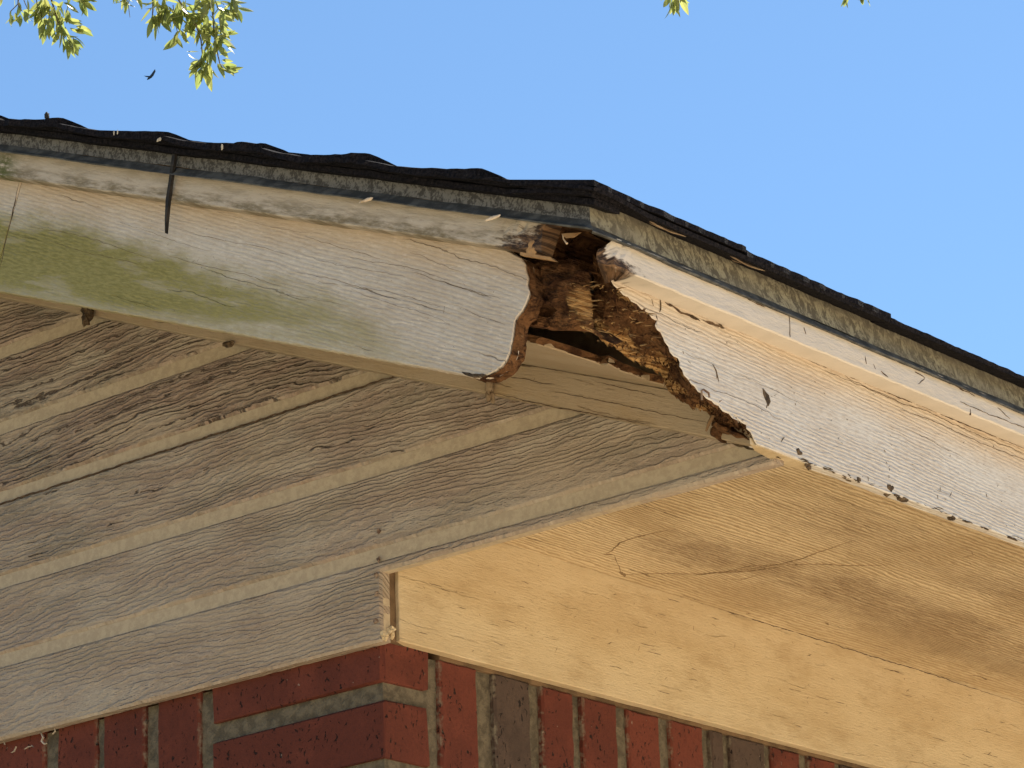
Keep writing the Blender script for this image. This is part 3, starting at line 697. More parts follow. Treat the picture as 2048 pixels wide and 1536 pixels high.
# the thick rotten rim: fascia and the board behind it, eaten back
inner = [(1184, 528), (1184, 560), (1182, 600), (1182, 635), (1188, 668), (1212, 688), (1248, 709), (1286, 728), (1314, 742), (1324, 750), (1328, 764), (1338, 784), (1358, 800), (1385, 806), (1405, 816), (1424, 832), (1445, 848), (1468, 864), (1484, 876), (1498, 884), (1508, 888)]
def along(pl, t):
    L = [0]
    for a, b in zip(pl, pl[1:]): L.append(L[-1] + math.hypot(b[0] - a[0], b[1] - a[1]))
    x = t * L[-1]
    for i in range(len(pl) - 1):
        if x <= L[i + 1] or i == len(pl) - 2:
            k = (x - L[i]) / max(1e-9, L[i + 1] - L[i]); return (pl[i][0] + (pl[i + 1][0] - pl[i][0]) * k, pl[i][1] + (pl[i + 1][1] - pl[i][1]) * k)
N1, N2 = 330, 44; vs = []; fs = []; at = []
for i in range(N1):
    t = i / (N1 - 1); a = along(brkpx, t); b = along(inner, t)
    A_ = pix(a[0], a[1], 'x', W - .0008); B_ = pix(b[0], b[1], 'x', W - 0.054)
    for j in range(N2):
        k = j / (N2 - 1); p = A_.lerp(B_, k)
        e = math.sin(math.pi * min(1, k * 1.02)) if k < 1 else 0
        nz = noise.noise(p * 55) * .009 + noise.noise(p * 140) * .006 + noise.noise(p * 330) * .0035 + abs(noise.noise(Vector((p.x * 900, p.y * 420, p.z * 260)))) * .0030
        ridge = noise.noise(Vector((p.y * 220, k * 1.5, p.z * 60))) * .004
        sh = (k > 0.02) * (nz + ridge + (.003 if k < .3 else 0))
        jag = (j == N2 - 1) * noise.noise(Vector((i * .35, 2, 0))) * .012 + (k > .75) * noise.noise(Vector((i * .9, k * 6, 7))) * .005
        vs.append(p + Vector((jag * .4, sh * .7 + .004 * e, -sh * .7 - jag * .6 + .004 * e)))
        pu = a[0] + (b[0] - a[0]) * k; pv = a[1] + (b[1] - a[1]) * k
        low_ = max(0.0, 1 - abs(pv - (676 + (pu - 1190) * .51)) / 34) if 1180 < pu < 1335 else 0
        at.append(max(0.0, min(1, 0.27 + .6 * noise.noise(p * 45 + Vector((9, 0, 0)))) + low_ * .8))
for i in range(N1 - 1):
    for j in range(N2 - 1): a = i * N2 + j; fs.append((a, a + 1, a + N2 + 1, a + N2))
o = mesh('rotten_edge', vs, fs, MT['rot'], fr_, attrs={'fresh': at}); o['label'] = 'thick brown crumbling edge of the rotted fascia'
# sub-fascia behind the eave fascia, still there to the right
slab('sub_fascia', [(brkE[-1][0] + .02, ZS + .002), (YBACK, ZS + .002), (YBACK, ZT), (-0.15, ZT), (-0.15, ZT - .02), (-.07, ZS + .03)], (W - .0105, 0, 0), (0, 1, 0), (0, 0, 1), (1, 0, 0), 0.036, MT['oldwood'], house)
# holes, scratches and specks on the right fascia
lines = []; rc = random.Random(5)
def E(u, v): return pix(u, v, 'x', W)
lines += [([E(1525, 777), E(1528, 786), E(1533, 795), E(1537, 803), E(1536, 812)], .0062), ([E(1535, 806), E(1532, 816)], .005),
          ([E(1425, 728), E(1431, 740), E(1434, 752), E(1438, 763)], .0012), ([E(1432, 744), E(1433, 757)], .0012), ([E(1320, 598), E(1321, 618), E(1319, 625)], .0032),
          ([E(1303, 598), E(1306, 612)], .0012), ([E(1768, 900), E(1770, 905)], .003), ([E(1773, 924), E(1774, 928)], .0028), ([E(1778, 937), E(1779, 941)], .0028),
          ([E(1777, 951), E(1778, 956)], .0024), ([E(1881, 975), E(1880, 982)], .0022), ([E(1903, 985), E(1899, 993)], .0022), ([E(1874, 990), E(1875, 998)], .0015), ([E(1972, 988), E(1974, 994)], .0025),
          ([E(1735, 953), E(1737, 962)], .0016), ([E(1590, 806), E(1592, 810)], .003), ([E(1569, 874), E(1562, 884)], .0016), ([E(1437, 648), E(1447, 657)], .004),
          ([E(1365, 702), E(1367, 708)], .0018), ([E(1453, 683), E(1454, 688)], .0018), ([E(1375, 722), E(1381, 727)], .0018), ([E(1523, 865), E(1522, 868)], .002)]
for i in range(60):
    u = rc.uniform(1350, 2040); v0 = 457 + .424 * (u - 1175) + 85; v1 = 885 + .3715 * (u - 1507) - 8; v = rc.uniform(v0, v1); a = rc.uniform(0, 3.1); L = rc.uniform(1.5, 4)
    if u < 1500 and v > 700: continue
    lines.append(([E(u, v), E(u + L * math.cos(a), v + L * math.sin(a))], rc.uniform(.0004, .0011)))
o = ribbons('gouge', [(a_, b_ * 1.35) for a_, b_ in lines[:2]], MT['dirt'], fr_, (1, 0, 0), .0005); o['label'] = 'long dark gouge in the pale fascia'
ribbons('paint_chip', lines[2:], MT['dirt'], fr_, (1, 0, 0), .0005, 'stuff')
# torn line where the trim meets the fascia, with paint hanging
lines = [([E(1330, 606), E(1345, 612), E(1362, 625), E(1385, 634), E(1400, 641)], .0026), ([E(1376, 630), E(1392, 637), E(1398, 640)], .0052), ([E(1405, 641), E(1425, 648), E(1447, 655)], .0030), ([E(1440, 650), E(1449, 657)], .0055)]
seg = [(1448, 649), (1500, 668), (1550, 691), (1600, 711), (1650, 733), (1700, 752), (1760, 777), (1800, 797), (1850, 813), (1900, 836), (1960, 862), (2060, 903)]
lines += [([E(u, v + rc.uniform(-1.5, 1.5)) for (u, v) in seg], .0013), ([E(u, v + 9 + rc.uniform(-2, 2)) for (u, v) in seg[4:]], .0006), ([E(u, v + 22 + rc.uniform(-2, 2)) for (u, v) in seg[7:]], .0006)]
ribbons('paint_crack', lines, MT['crack'], fr_, (1, 0, 0), .0004, 'stuff')

# ------------------------------------------------------------------ trim boards above the fascia
Tb, Tt = 0.1862 * CT, 0.214 * CT
def trimmesh(name, prof, path, parent, mat, uvf, atts):
    vs = []; fs = []; uv = []; ra = []; al = []
    n = len(prof)
    for i, f in enumerate(path):
        for j, pr in enumerate(prof):
            p, w, r, a = f(pr, j); vs.append(p); uv.append(w); ra.append(r); al.append(a)
    m = len(path)
    for i in range(m - 1):
        for j in range(n): k = (j + 1) % n; fs.append((i * n + j, i * n + k, (i + 1) * n + k, (i + 1) * n + j))
    fs.append(tuple(reversed(range(n)))); fs.append(tuple(range((m - 1) * n, m * n)))
    return mesh(name, vs, fs, mat, parent, uv, attrs={'rot': ra, 'algae': al})
# profile: (out, up) out = distance in front of the fascia face, up = height above the lower edge
prof = [(0.0, 0.0), (0.017, 0.0), (0.018, 0.0012), (0.018, 0.007), (0.018, 0.013), (0.018, 0.019), (0.018, 0.028), (0.0, 0.028)]
s1 = rst(1084, 480, -RK - .018)[0]
path = []
ss = [SMAX, -2.0, -1.2] + [-1.0 + i * (s1 + 1.0) / 170 for i in range(171)]
for s in ss:
    def f(pr, j, s=s):
        d = s1 - s; w = noise.noise(Vector((s * 60, j * .4, 3))) * .0005 + (noise.noise(Vector((s * 260, j * .9, 3))) * .002 if d < .05 else 0)
        endw = (0.012 * noise.noise(Vector((pr[1] * 150, pr[0] * 80, 5))) if d < .002 else 0)
        rot = max(0.0, 1.0 - d / 0.10) * (1.15 - pr[1] / .028 * .7); rot = max(rot, 1.2 - d / .012)
        rp = rst(20, 330, -RK - .018)
        al = max(0.0, 1 - abs(s - rp[0] + .01) / .03) * (1 if pr[1] < .022 else .3)
        return rk(s + endw, Tb + pr[1] + w, -RK - pr[0] - w), (s, pr[1]), rot, al
    path.append(f)
tl = trimmesh('trim_board', prof, path, house, MT['trim'], None, None); tl['grime'] = 1.0; tl['label'] = 'narrow weathered trim strip above the left fascia'
profE = [(0.0, 0.0025), (0.024, 0.0), (0.0255, 0.0012), (0.0255, 0.008), (0.0255, 0.014), (0.0255, 0.0205), (0.0255, 0.027), (0.0, 0.027)]
y1 = est(1206, 520, W + .0255)[0]
path = []
for y in [y1 + i * .0052 for i in range(190)] + [y1 + 1.4, YBACK]:
    def f(pr, j, y=y):
        d = y - y1; w = noise.noise(Vector((y * 60, j * .4, 8))) * .0006 + (noise.noise(Vector((y * 240, j * .9, 3))) * .0026 if d < .04 else 0)
        up = pr[1] * (min(1, .45 + d / .035) if d < .03 else 1)
        rot = max(0.0, 1 - d / 0.085) * (1.1 - abs(pr[1] - .004) / .024 * 1.1); rot = max(rot, 1.2 - d / .012)
        return Vector((W + pr[0] + w - (0.006 * (1 - d / .02) if d < .02 else 0), y + max(0, .05 - d) * (1 - pr[0] / .0255) * .9 + (0.01 * noise.noise(Vector((pr[1] * 150, 1, 2))) if d < .002 else 0), 0.1765 + up + w)), (y, pr[1]), rot, 0.0
    path.append(f)
te = trimmesh('trim_board', profE, path, house, MT['trim'], None, None); te['grime'] = 0.12; te['pale'] = 1.0; te['label'] = 'narrow cream trim strip above the right fascia'
bs = [E(1577, 627), E(1579, 648), E(1579, 668)]
ribbons('joint', [([pix(1578, 632, 'x', W + .0258), pix(1580, 652, 'x', W + .0258), pix(1580, 674, 'x', W + .0258)], .0006)], MT['crack'], te, (1, 0, 0), .0003)
X_ = lambda u, v: pix(u, v, 'x', W + .0257)
ribbons('paint_crack', [([X_(1920, 803), X_(1970, 826), X_(2060, 860)], .0007), ([X_(1995, 815), X_(2020, 838)], .0006), ([X_(1730, 712), X_(1734, 728)], .0015), ([X_(1747, 728), X_(1751, 738)], .0013), ([X_(1762, 742), X_(1776, 756)], .0014),
                        ([X_(1800, 722), X_(1860, 748), X_(1900, 766), X_(1950, 792)], .0018), ([X_(1608, 655), X_(1612, 668)], .0012), ([X_(1830, 745), X_(1850, 756), X_(1836, 768)], .0009), ([X_(1940, 818), X_(1942, 830)], .0009), ([X_(1495, 600), X_(1530, 614)], .001)], MT['crack'], te, (1, 0, 0), .0003, 'stuff')
# splinter and fresh broken end of the left trim
Y_ = lambda u, v, o=.018: pix(u, v, 'y', -RK - o)
a, b, c, d = Y_(1040, 510), Y_(1108, 521), Y_(1100, 514), Y_(1040, 504)
mesh('splinter', [a, b, c, d] + [q + Vector((0, .006, 0)) for q in (a, b, c, d)], [(0, 1, 2, 3), (7, 6, 5, 4), (0, 4, 5, 1), (1, 5, 6, 2), (2, 6, 7, 3), (3, 7, 4, 0)], MT['oldtan'], tl)
lump('splinter', Y_(1064, 496, .0165), .0065, MT['oldtan'], tl, (1.1, .35, 1.1), seed=4, spike=.4, sub=3)
# peeled strip hanging under the metal
a, b, c, d, e = Y_(1133, 466), Y_(1153, 461), Y_(1146, 474), Y_(1136, 478), Y_(1128, 470)
fk = mesh('paint_flake', [q + Vector((0, o_, 0)) for q, o_ in zip((a, b, c, d, e), (0, .006, .001, -.003, -.004))] + [q + Vector((0, .0007 + o_, 0)) for q, o_ in zip((a, b, c, d, e), (0, .006, .001, -.003, -.004))],
          [(0, 1, 2, 3, 4), (9, 8, 7, 6, 5), (0, 5, 6, 1), (1, 6, 7, 2), (2, 7, 8, 3), (3, 8, 9, 4), (4, 9, 5, 0)], MT['oldtan'], house)
tube('paint_flake', [Y_(1126, 470), Y_(1127, 478), Y_(1131, 484), Y_(1134, 487)], [.0008, .0007, .0007, .0011], MT['flake'], house)

# ------------------------------------------------------------------ rotten wood inside the hole
# the rafter behind the rake fascia
y0 = -RK + .021
GX, GZ = 250, 170
p_lo = rst(960, 700, y0)[0]; x_lo = pix(960, 640, 'y', y0).x; x_hi = W - .020
vs = []; fs = []; at = []
low = [(q_.x, q_.z + .4 * (q_.x - W)) for q_ in [pix(u, v, 'y', y0) for (u, v) in ((980, 636), (1030, 641), (1060, 646), (1090, 647), (1118, 650), (1135, 645), (1150, 652), (1175, 668), (1200, 682), (1230, 700), (1260, 716), (1300, 738), (1340, 752))]]
def lowt(s):
    for a, b in zip(low, low[1:]):
        if s <= b[0]: return a[1] + (b[1] - a[1]) * max(0, (s - a[0]) / (b[0] - a[0]))
    return low[-1][1]
fresh_px = [(1175, 600, 50, 55, 1.0), (1215, 655, 60, 30, .9), (1150, 655, 30, 14, .9), (1270, 710, 60, 25, .9), (1190, 560, 40, 20, .4)]
hole_px = [(1128, 478, 36, 30, .085), (1180, 482, 24, 18, .075), (1198, 515, 18, 34, .075), (1148, 508, 12, 26, .05), (1215, 480, 30, 16, .06), (1222, 600, 14, 22, .016), (1215, 640, 10, 20, .015), (1108, 500, 16, 14, .02), (1085, 620, 22, 9, .012)]
for i in range(GX):
    s = x_lo + (x_hi - x_lo) * i / (GX - 1)
    tb = lowt(s) + .0012 * noise.noise(Vector((s * 300, 0, 2))); tt = 0.236
    for j in range(GZ):
        t = tb + (tt - tb) * j / (GZ - 1)
        if i >= GX - 18: s -= (i - GX + 18) / 17 * .016 * abs(noise.noise(Vector((t * 130, 3, 8))))
        p = Vector((s, y0, t - .4 * (s - W)))
        # where does this point stand in the break
        q = p - (CP - Vector((0, 0, H))); dz = q.dot(FW); u = 1024 + FPX * q.dot(RT) / dz; v = 768 - FPX * q.dot(UP) / dz
        dep = noise.noise(p * 48) * .008 + noise.noise(p * 120) * .0055 + noise.noise(p * 280) * .003 + abs(noise.noise(Vector((p.x * 180, 2, (p.z + .4 * p.x) * 620)))) * .0032
        fr = 0.0
        for (cu, cv, ru, rv, w) in fresh_px:
            d2 = ((u - cu) / ru) ** 2 + ((v - cv) / rv) ** 2; fr = max(fr, w * max(0, 1.25 - d2))
        for (cu, cv, ru, rv, w) in hole_px:
            d2 = ((u - cu) / ru) ** 2 + ((v - cv) / rv) ** 2; dep += w * max(0.0, min(1.0, 1.6 - d2 * 1.3 + noise.noise(p * 160) * .5))
        fib = noise.noise(Vector((s * 30, (t + s * 0.05) * 420, 3))) * .0035
        dep = dep * (1 - .6 * min(1, fr)) + fib * min(1, fr) + .004 * min(1, fr)
        lump_ = -0.016 * math.exp(-(((u - 1105) / 45) ** 2 + ((v - 575) / 55) ** 2))
        dep += lump_ + 0.012 + (0.010 if j == 0 else 0)
        edge_ = max(0.0, 1 - (x_hi - s) / .022)
        fr *= 1 - .8 * edge_; dep += .012 * edge_ ** 2
        vs.append(p + Vector((0, dep, 0))); at.append(max(0.0, min(1.0, fr)))
for i in range(GX - 1):
    for j in range(GZ - 1): a = i * GZ + j; fs.append((a, a + GZ, a + GZ + 1, a + 1))
# underside and back
st = len(vs)
for i in range(GX):
    s = x_lo + (x_hi - x_lo) * i / (GX - 1); vs.append(Vector((s, y0 + .05, lowt(s) + .006 - .4 * (s - W)))); at.append(0.0)
for i in range(GX - 1): fs.append((i * GZ, st + i, st + i + 1, (i + 1) * GZ))
raf = mesh('rotten_rafter', vs, fs, MT['rot'], house, attrs={'fresh': at}); raf['label'] = 'crumbling brown rafter with pale torn fibres inside the hole'
slab('rafter', [(SMAX, .117 * CT + .0), (p_lo + .004, .117 * CT), (p_lo + .004, .22), (SMAX, .22)], (W, y0, 0), eR, nR, (0, -1, 0), .036, MT['oldwood'], house)
# torn fibres standing out of the pale wood
rf = random.Random(9)
vs = []; fs = []; at = []
for i in range(190):
    u = rf.uniform(1120, 1300); v = rf.uniform(560, 730)
    lo = 500 + (u - 1100) * 1.15
    if v > 650 + (u - 1130) * .52 or v < 545 + abs(u - 1175) * .6: continue
    p = pix(u, v, 'y', y0 + .006); L = rf.uniform(.006, .022); w = rf.uniform(.0003, .0009); a = rf.uniform(-.16, .12)
    d = (eR * math.cos(a) + nR * math.sin(a)) * L; o_ = rf.uniform(-.006, .001)
    k = len(vs); up = nR * w
    vs += [p + Vector((0, .004, 0)), p + up + Vector((0, .004, 0)), p + d * .6 + up * .9 + Vector((0, o_, 0)), p + d * .6 + Vector((0, o_, 0)), p + d + up * .4 + Vector((0, o_ - .002, 0)),
           p + Vector((0, .006, 0)), p + d * .6 + Vector((0, o_ + .0012, 0))]
    fs += [(k, k + 3, k + 2, k + 1), (k + 3, k + 4, k + 2), (k + 5, k + 6, k + 3, k), (k + 6, k + 4, k + 3)]
    at += [rf.choice((1.0, 1.0, .5))] * 7
o = mesh('wood_fibre', vs, fs, MT['rot'], house, attrs={'fresh': at}); o['kind'] = 'stuff'
# splinters and crumbs along the jagged rim
vs = []; fs = []; at = []
for i in range(520):
    t = rf.random(); k_ = rf.random() ** .8
    a = along(brkpx, t); b = along(inner, t)
    p = pix(a[0], a[1], 'x', W - .0008).lerp(pix(b[0], b[1], 'x', W - .054), k_)
    L = rf.uniform(.002, .008) * (1.3 if k_ < .12 else 1); w = rf.uniform(.0005, .0016)
    d = Vector((rf.uniform(-.3, .45), rf.uniform(-.9, .25), rf.uniform(-1, .9))).normalized() * L
    sd_ = d.cross(Vector((rf.uniform(-1, 1), rf.uniform(-1, 1), .3))).normalized() * w; s2 = d.cross(sd_).normalized() * w * .6
    k = len(vs); vs += [p + sd_, p - sd_, p + s2 * 1.5, p + d]; fs += [(k, k + 1, k + 3), (k + 1, k + 2, k + 3), (k + 2, k, k + 3)]; at += [rf.choice((0, 0, 0, 0, .2))] * 4
o = mesh('splinter', vs, fs, MT['rot'], fr_, attrs={'fresh': at}); o['kind'] = 'stuff'
# rotten stump of the boxed end near the lower tip of the break
def rotblock(name, px, dep, plane, fresh, seed):
    cs = [pix(u, v, 'y', plane) for (u, v) in px]; n = 26; vs = []; fs = []; at = []
    for i in range(n):
        for j in range(n):
            a, b = i / (n - 1), j / (n - 1)
            p = cs[0].lerp(cs[1], a).lerp(cs[3].lerp(cs[2], a), b)
            e = 1 - max(abs(2 * a - 1), abs(2 * b - 1)) ** 4
            w = noise.noise(p * 70 + Vector((seed, 0, 0))) * .007 + noise.noise(p * 190) * .004
            jg = (1 - e) * .006 * noise.noise(p * 120)
            vs.append(p + Vector((jg, dep * (1 - e) - w * e, jg))); at.append(fresh)
    for i in range(n - 1):
        for j in range(n - 1): k = i * n + j; fs.append((k, k + 1, k + n + 1, k + n))
    return mesh(name, vs, fs, MT['rot'], house, attrs={'fresh': at})
rotblock('rotten_stump', [(1418, 832), (1446, 850), (1440, 884), (1416, 878)], .012, -.022, .35, 3)
rotblock('rotten_stump', [(1400, 815), (1500, 880), (1470, 872), (1405, 850)], .03, -.03, .05, 5)
# wood ledge between fascia and boxed end, light tan
pts = [(1500, 888), (1530, 898), (1560, 909), (1600, 924), (1618, 932), (1600, 939), (1575, 932), (1540, 918), (1510, 902)]
top = [pix(u, v, 'z', ZB - .0008) for (u, v) in pts]
mesh('shim', top + [q + Vector((0, 0, .006)) for q in top], [tuple(reversed(range(9))), tuple(range(9, 18))] + [(i, (i + 1) % 9, (i + 1) % 9 + 9, i + 9) for i in range(9)], MT['frieze'], house, [(q.x, q.y) for q in top] * 2)
# bent nail sticking out of the rim
P = lambda u, v: pix(u, v, 'x', W + .004)
tube('bent_nail', [P(1404, 800), P(1403, 781), P(1407, 779), P(1417, 786), P(1419, 795)], [.0011, .001, .001, .001, .0009], MT['nail'], house, 6)
tube('splinter', [pix(1427, 830, 'y', -.04), pix(1418, 846, 'y', -.04), pix(1412, 862, 'y', -.038)], [.0022, .0018, .001], MT['oldwood'], house, 5)
lines = []
for (pp) in (((1000, 717), (1060, 722), (1130, 735), (1200, 744), (1270, 760), (1335, 772)), ((1010, 729), (1080, 733), (1200, 752)), ((1100, 782), (1180, 797), (1280, 818), (1420, 846)), ((985, 786), (1100, 812), (1200, 830), (1300, 850)), ((1190, 762), (1330, 795)), ((1010, 752), (1110, 770))):
    lines.append(([pix(u, v, 'y', -.0182) for (u, v) in pp], .0013 if pp[0][0] < 1005 and pp[0][1] < 720 else .0007))
ribbons('paint_crack', lines, MT['crack'], fz, (0, -1, 0), .0003, 'stuff')
# dark ribbon for the shadow in the wedge shaped gap under the boxed end tip
ribbons('gap_shadow', [([pix(1450, 882, 'y', -.0005), pix(1495, 893, 'y', -.0005), pix(1535, 905, 'y', -.0005), pix(1563, 918, 'y', -.0005)], .0045)], MT['dirt'], siding, (0, -1, 0), .0012)

# ------------------------------------------------------------------ eave soffit and frieze on the right wall
sf = slab('soffit', [(0.0128, 0.0004), (YBACK, 0.0004), (YBACK, W - .0102), (0.0128, W - .0102)], (0, 0, ZS), (0, 1, 0), (1, 0, 0), (0, 0, -1), 0.01, MT['soffit'], house)
sf['label'] = 'tan plywood eave soffit with brown water stains'
yf = pix(798, 1200, 'x', 0.0).y
fe = slab('frieze_board', wob([(yf, 0.004), (YBACK, 0.004), (YBACK, ZS + .002), (yf, ZS + .002)], .006, .0006, 41, (-.1, 1.2), 90), (0, 0, 0), (0, 1, 0), (0, 0, 1), (1, 0, 0), 0.0118, MT['frieze'], house)
fe['label'] = 'smooth tan frieze board under the right soffit'
S_ = lambda u, v: pix(u, v, 'z', ZS)
lines = [([S_(1246, 1149), S_(1300, 1147), S_(1340, 1147), S_(1400, 1148), S_(1450, 1143), S_(1500, 1138), S_(1560, 1128), S_(1600, 1118), S_(1650, 1100), S_(1705, 1082)], .0022),
         ([S_(1450, 1143), S_(1500, 1132), S_(1540, 1130), S_(1640, 1128), S_(1700, 1131), S_(1775, 1130)], .0022), ([S_(1390, 1150), S_(1430, 1146), S_(1500, 1142), S_(1560, 1133)], .0045),
         ([S_(1212, 1108), S_(1225, 1100), S_(1240, 1085), S_(1270, 1075), S_(1300, 1068), S_(1335, 1060)], .0022), ([S_(1205, 1108), S_(1228, 1110)], .0035),
         ([S_(1228, 1110), S_(1236, 1130), S_(1246, 1148)], .0008), ([S_(1930, 1100), S_(1945, 1103), S_(1948, 1110), S_(1925, 1115)], .0010), ([S_(1240, 1143), S_(1250, 1153)], .007),
         ([S_(1650, 1245), S_(1658, 1250)], .0045), ([S_(1492, 1226), S_(1502, 1228)], .003), ([S_(1940, 1350), S_(1960, 1352), S_(1975, 1360)], .003), ([S_(1515, 1150), S_(1480, 1160), S_(1450, 1155)], .001)]
rc = random.Random(3)
for i in range(40):
    u = rc.uniform(1080, 2040); v = rc.uniform(1000, 1330)
    if v > 1105 + .3 * (u - 1253) or v < 940 + .36 * (u - 1600): continue
    a = rc.uniform(0, 3.1); L = rc.uniform(2, 5); lines.append(([S_(u, v), S_(u + L * math.cos(a), v + L * math.sin(a))], rc.uniform(.0006, .0016)))
lines = [(a_, b_ * (1.0 if i_ < 12 else .8)) for i_, (a_, b_) in enumerate(lines)]
ribbons('stain_edge', lines, MT['stain'], sf, (0, 0, -1), .0003, 'stuff')
seg = [(1000, 1077), (1060, 1092), (1120, 1118), (1200, 1141), (1253, 1159), (1350, 1189), (1450, 1221), (1550, 1252), (1650, 1283), (1750, 1315), (1850, 1344), (1950, 1378), (2060, 1412)]
lines = [([pix(u, v, 'x', 0.0) for (u, v) in seg], .0011)]
for i in range(90):
    u = rc.uniform(830, 2040); vt = 1158 + .3145 * (u - 1253) + 10; vb = 1361 + .2655 * (u - 1100) - 12; v = rc.uniform(max(vt, 1150), vb) if vb > max(vt, 1150) else vt
    if u < 1000: v = rc.uniform(1150, vb)
    a = rc.choice((rc.uniform(0, 3.1), .27)); L = rc.uniform(2, 9) if a != .27 else rc.uniform(8, 30)
    lines.append(([pix(u, v, 'x', 0.0), pix(u + L * math.cos(a), v + L * math.sin(a), 'x', 0.0)], rc.uniform(.0005, .0013) if a != .27 else .0005))
ribbons('paint_crack', lines, MT['crack'], fe, (1, 0, 0), .0003, 'stuff')
slab('sheathing', [(.1, .0), (YBACK, 0), (YBACK, .3), (.1, .3)], (-.0125, 0, 0), (0, 1, 0), (0, 0, 1), (1, 0, 0), .02, MT['oldwood'], house)

# ------------------------------------------------------------------ drip edge metal
def strip(name, f, m, n, mat, parent, uvf=None, attrs=None):
    vs = []; uv = []
    for i in range(m):
        for j in range(n): p, w = f(i / (m - 1), j); vs.append(p); uv.append(w)
    fs = [(i * n + j, i * n + j + 1, (i + 1) * n + j + 1, (i + 1) * n + j) for i in range(m - 1) for j in range(n - 1)]
    return mesh(name, vs, fs, mat, parent, uv)
# rake: face then kicked out lip then hem
def fmr(prof):
    def f(t, j):
        o_, z0 = prof[j]
        s = SMAX if t == 0 else -1.1 + t * (1.1 + (o_ - z0 * CT * ST) / CT)
        w = noise.noise(Vector((s * 9, j * .6, 2))) * .0010 + noise.noise(Vector((s * 40, j * .3, 6))) * .0004
        if t == 1:      # mitre at the corner
            x = W + o_; s = (x - W) / CT + 0.0; p = rk(0, z0 * CT, -RK - o_); s = (o_ - (p.x - W)) / CT; p = rk(s, z0 * CT, -RK - o_)
            return Vector((W + o_, -RK - o_, p.z)), (s, z0 - .212)
        return rk(s, z0 * CT + w, -RK - o_ - w), (s, z0 - .212)
    return f
de = thing  # placeholder name kept local
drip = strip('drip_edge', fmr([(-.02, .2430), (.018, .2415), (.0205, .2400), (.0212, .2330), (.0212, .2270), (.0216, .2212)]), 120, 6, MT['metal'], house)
drip['label'] = 'weathered drip edge under the left shingles, its shade put into the dark grey colour'; drip['shade_tone'] = 1.0
strip('lip', fmr([(.0216, .2212), (.0262, .2160), (.0300, .2122), (.0296, .2112), (.0250, .2125), (.0190, .2180)]), 120, 6, MT['lip'], drip)
def fme(prof):
    def f(t, j):
        o_, z = prof[j]; y = (-RK - o_) if t == 0 else (YBACK if t == 1 else -RK - .03 + t * 1.75)
        w = noise.noise(Vector((y * 9, j * .6, 12))) * .0009 + noise.noise(Vector((y * 40, j * .3, 6))) * .0003
        if t == 0: w = 0
        bulge = .0025 * math.exp(-((y + .24) / .03) ** 2) * (1 if 1 < j < 5 else 0)
        return Vector((W + o_ + w + bulge, y, z + w)), (y, z - .1985)
    return f
strip('drip_edge', fme([(-.02, .2375), (.018, .2365), (.0205, .2350), (.0212, .2270), (.0212, .2180), (.0216, .2085)]), 130, 6, MT['metal'], house)
strip('lip', fme([(.0216, .2085), (.0262, .2030), (.0300, .1988), (.0296, .1978), (.0250, .1990), (.0190, .2045)]), 130, 6, MT['lip'], drip)
# black sliver hanging over trim and fascia at the left
pts = [Y_(348, 300, .030), Y_(344, 330, .031), Y_(339, 365, .026), Y_(334, 400, .022), Y_(331, 440, .019), Y_(330, 466, .017)]
sl = []
for p, w in zip(pts, (.0042, .0042, .0036, .0044, .0026, .0003)): sl.append((p, w))
vs = []; fs = []
for p, w in sl: vs += [p - eR * w * .5, p + eR * w * .5, p + eR * w * .4 + Vector((0, .004, 0)), p - eR * w * .4 + Vector((0, .004, 0))]
for i in range(5):
    for j in range(4): k = (j + 1) % 4; fs.append((i * 4 + j, i * 4 + k, (i + 1) * 4 + k, (i + 1) * 4 + j))
fs += [(3, 2, 1, 0), (20, 21, 22, 23)]
o = mesh('flashing_sliver', vs, fs, MT['black'], house); o['label'] = 'thin black pointed sliver hanging over the left trim and fascia'
# tiny chips on the metal lip
for (u, v) in ((733, 400), (985, 436)): lump('paint_flake', Y_(u, v, .031), .0065, MT['flake'], drip, (1.4, .2, .25), seed=u, spike=.3, sub=2)

# ------------------------------------------------------------------ roof: deck, felt, shingles
deckz0, deckz1 = .2225, .2370
def roofslab(name, za, zb, x1, y0_, mat, ridge=XRIDGE):
    vs = [];
    for zo in (za, zb):
        zr = zo + .4 * (W - ridge)
        for (x, z) in ((x1, zo - .4 * (x1 - W)), (ridge, zr), (2 * ridge - x1, zo - .4 * (x1 - W))):
            vs += [(x, y0_, z), (x, YBACK + .3, z)]
    fs = [(0, 1, 3, 2), (2, 3, 5, 4), (6, 8, 9, 7), (8, 10, 11, 9), (0, 2, 8, 6), (2, 4, 10, 8), (1, 7, 9, 3), (3, 9, 11, 5), (0, 6, 7, 1), (4, 5, 11, 10)]
    return mesh(name, vs, fs, mat, roof)
roof = roofslab.__class__ and mesh('roof', [(0, 0, 0), (0, .01, 0), (0, 0, .01)], [(0, 1, 2)], MT['oldwood'], house, origin=None)
bpy.data.objects.remove(roof, do_unlink=True)
roof = bpy.data.objects.new('roof', None)
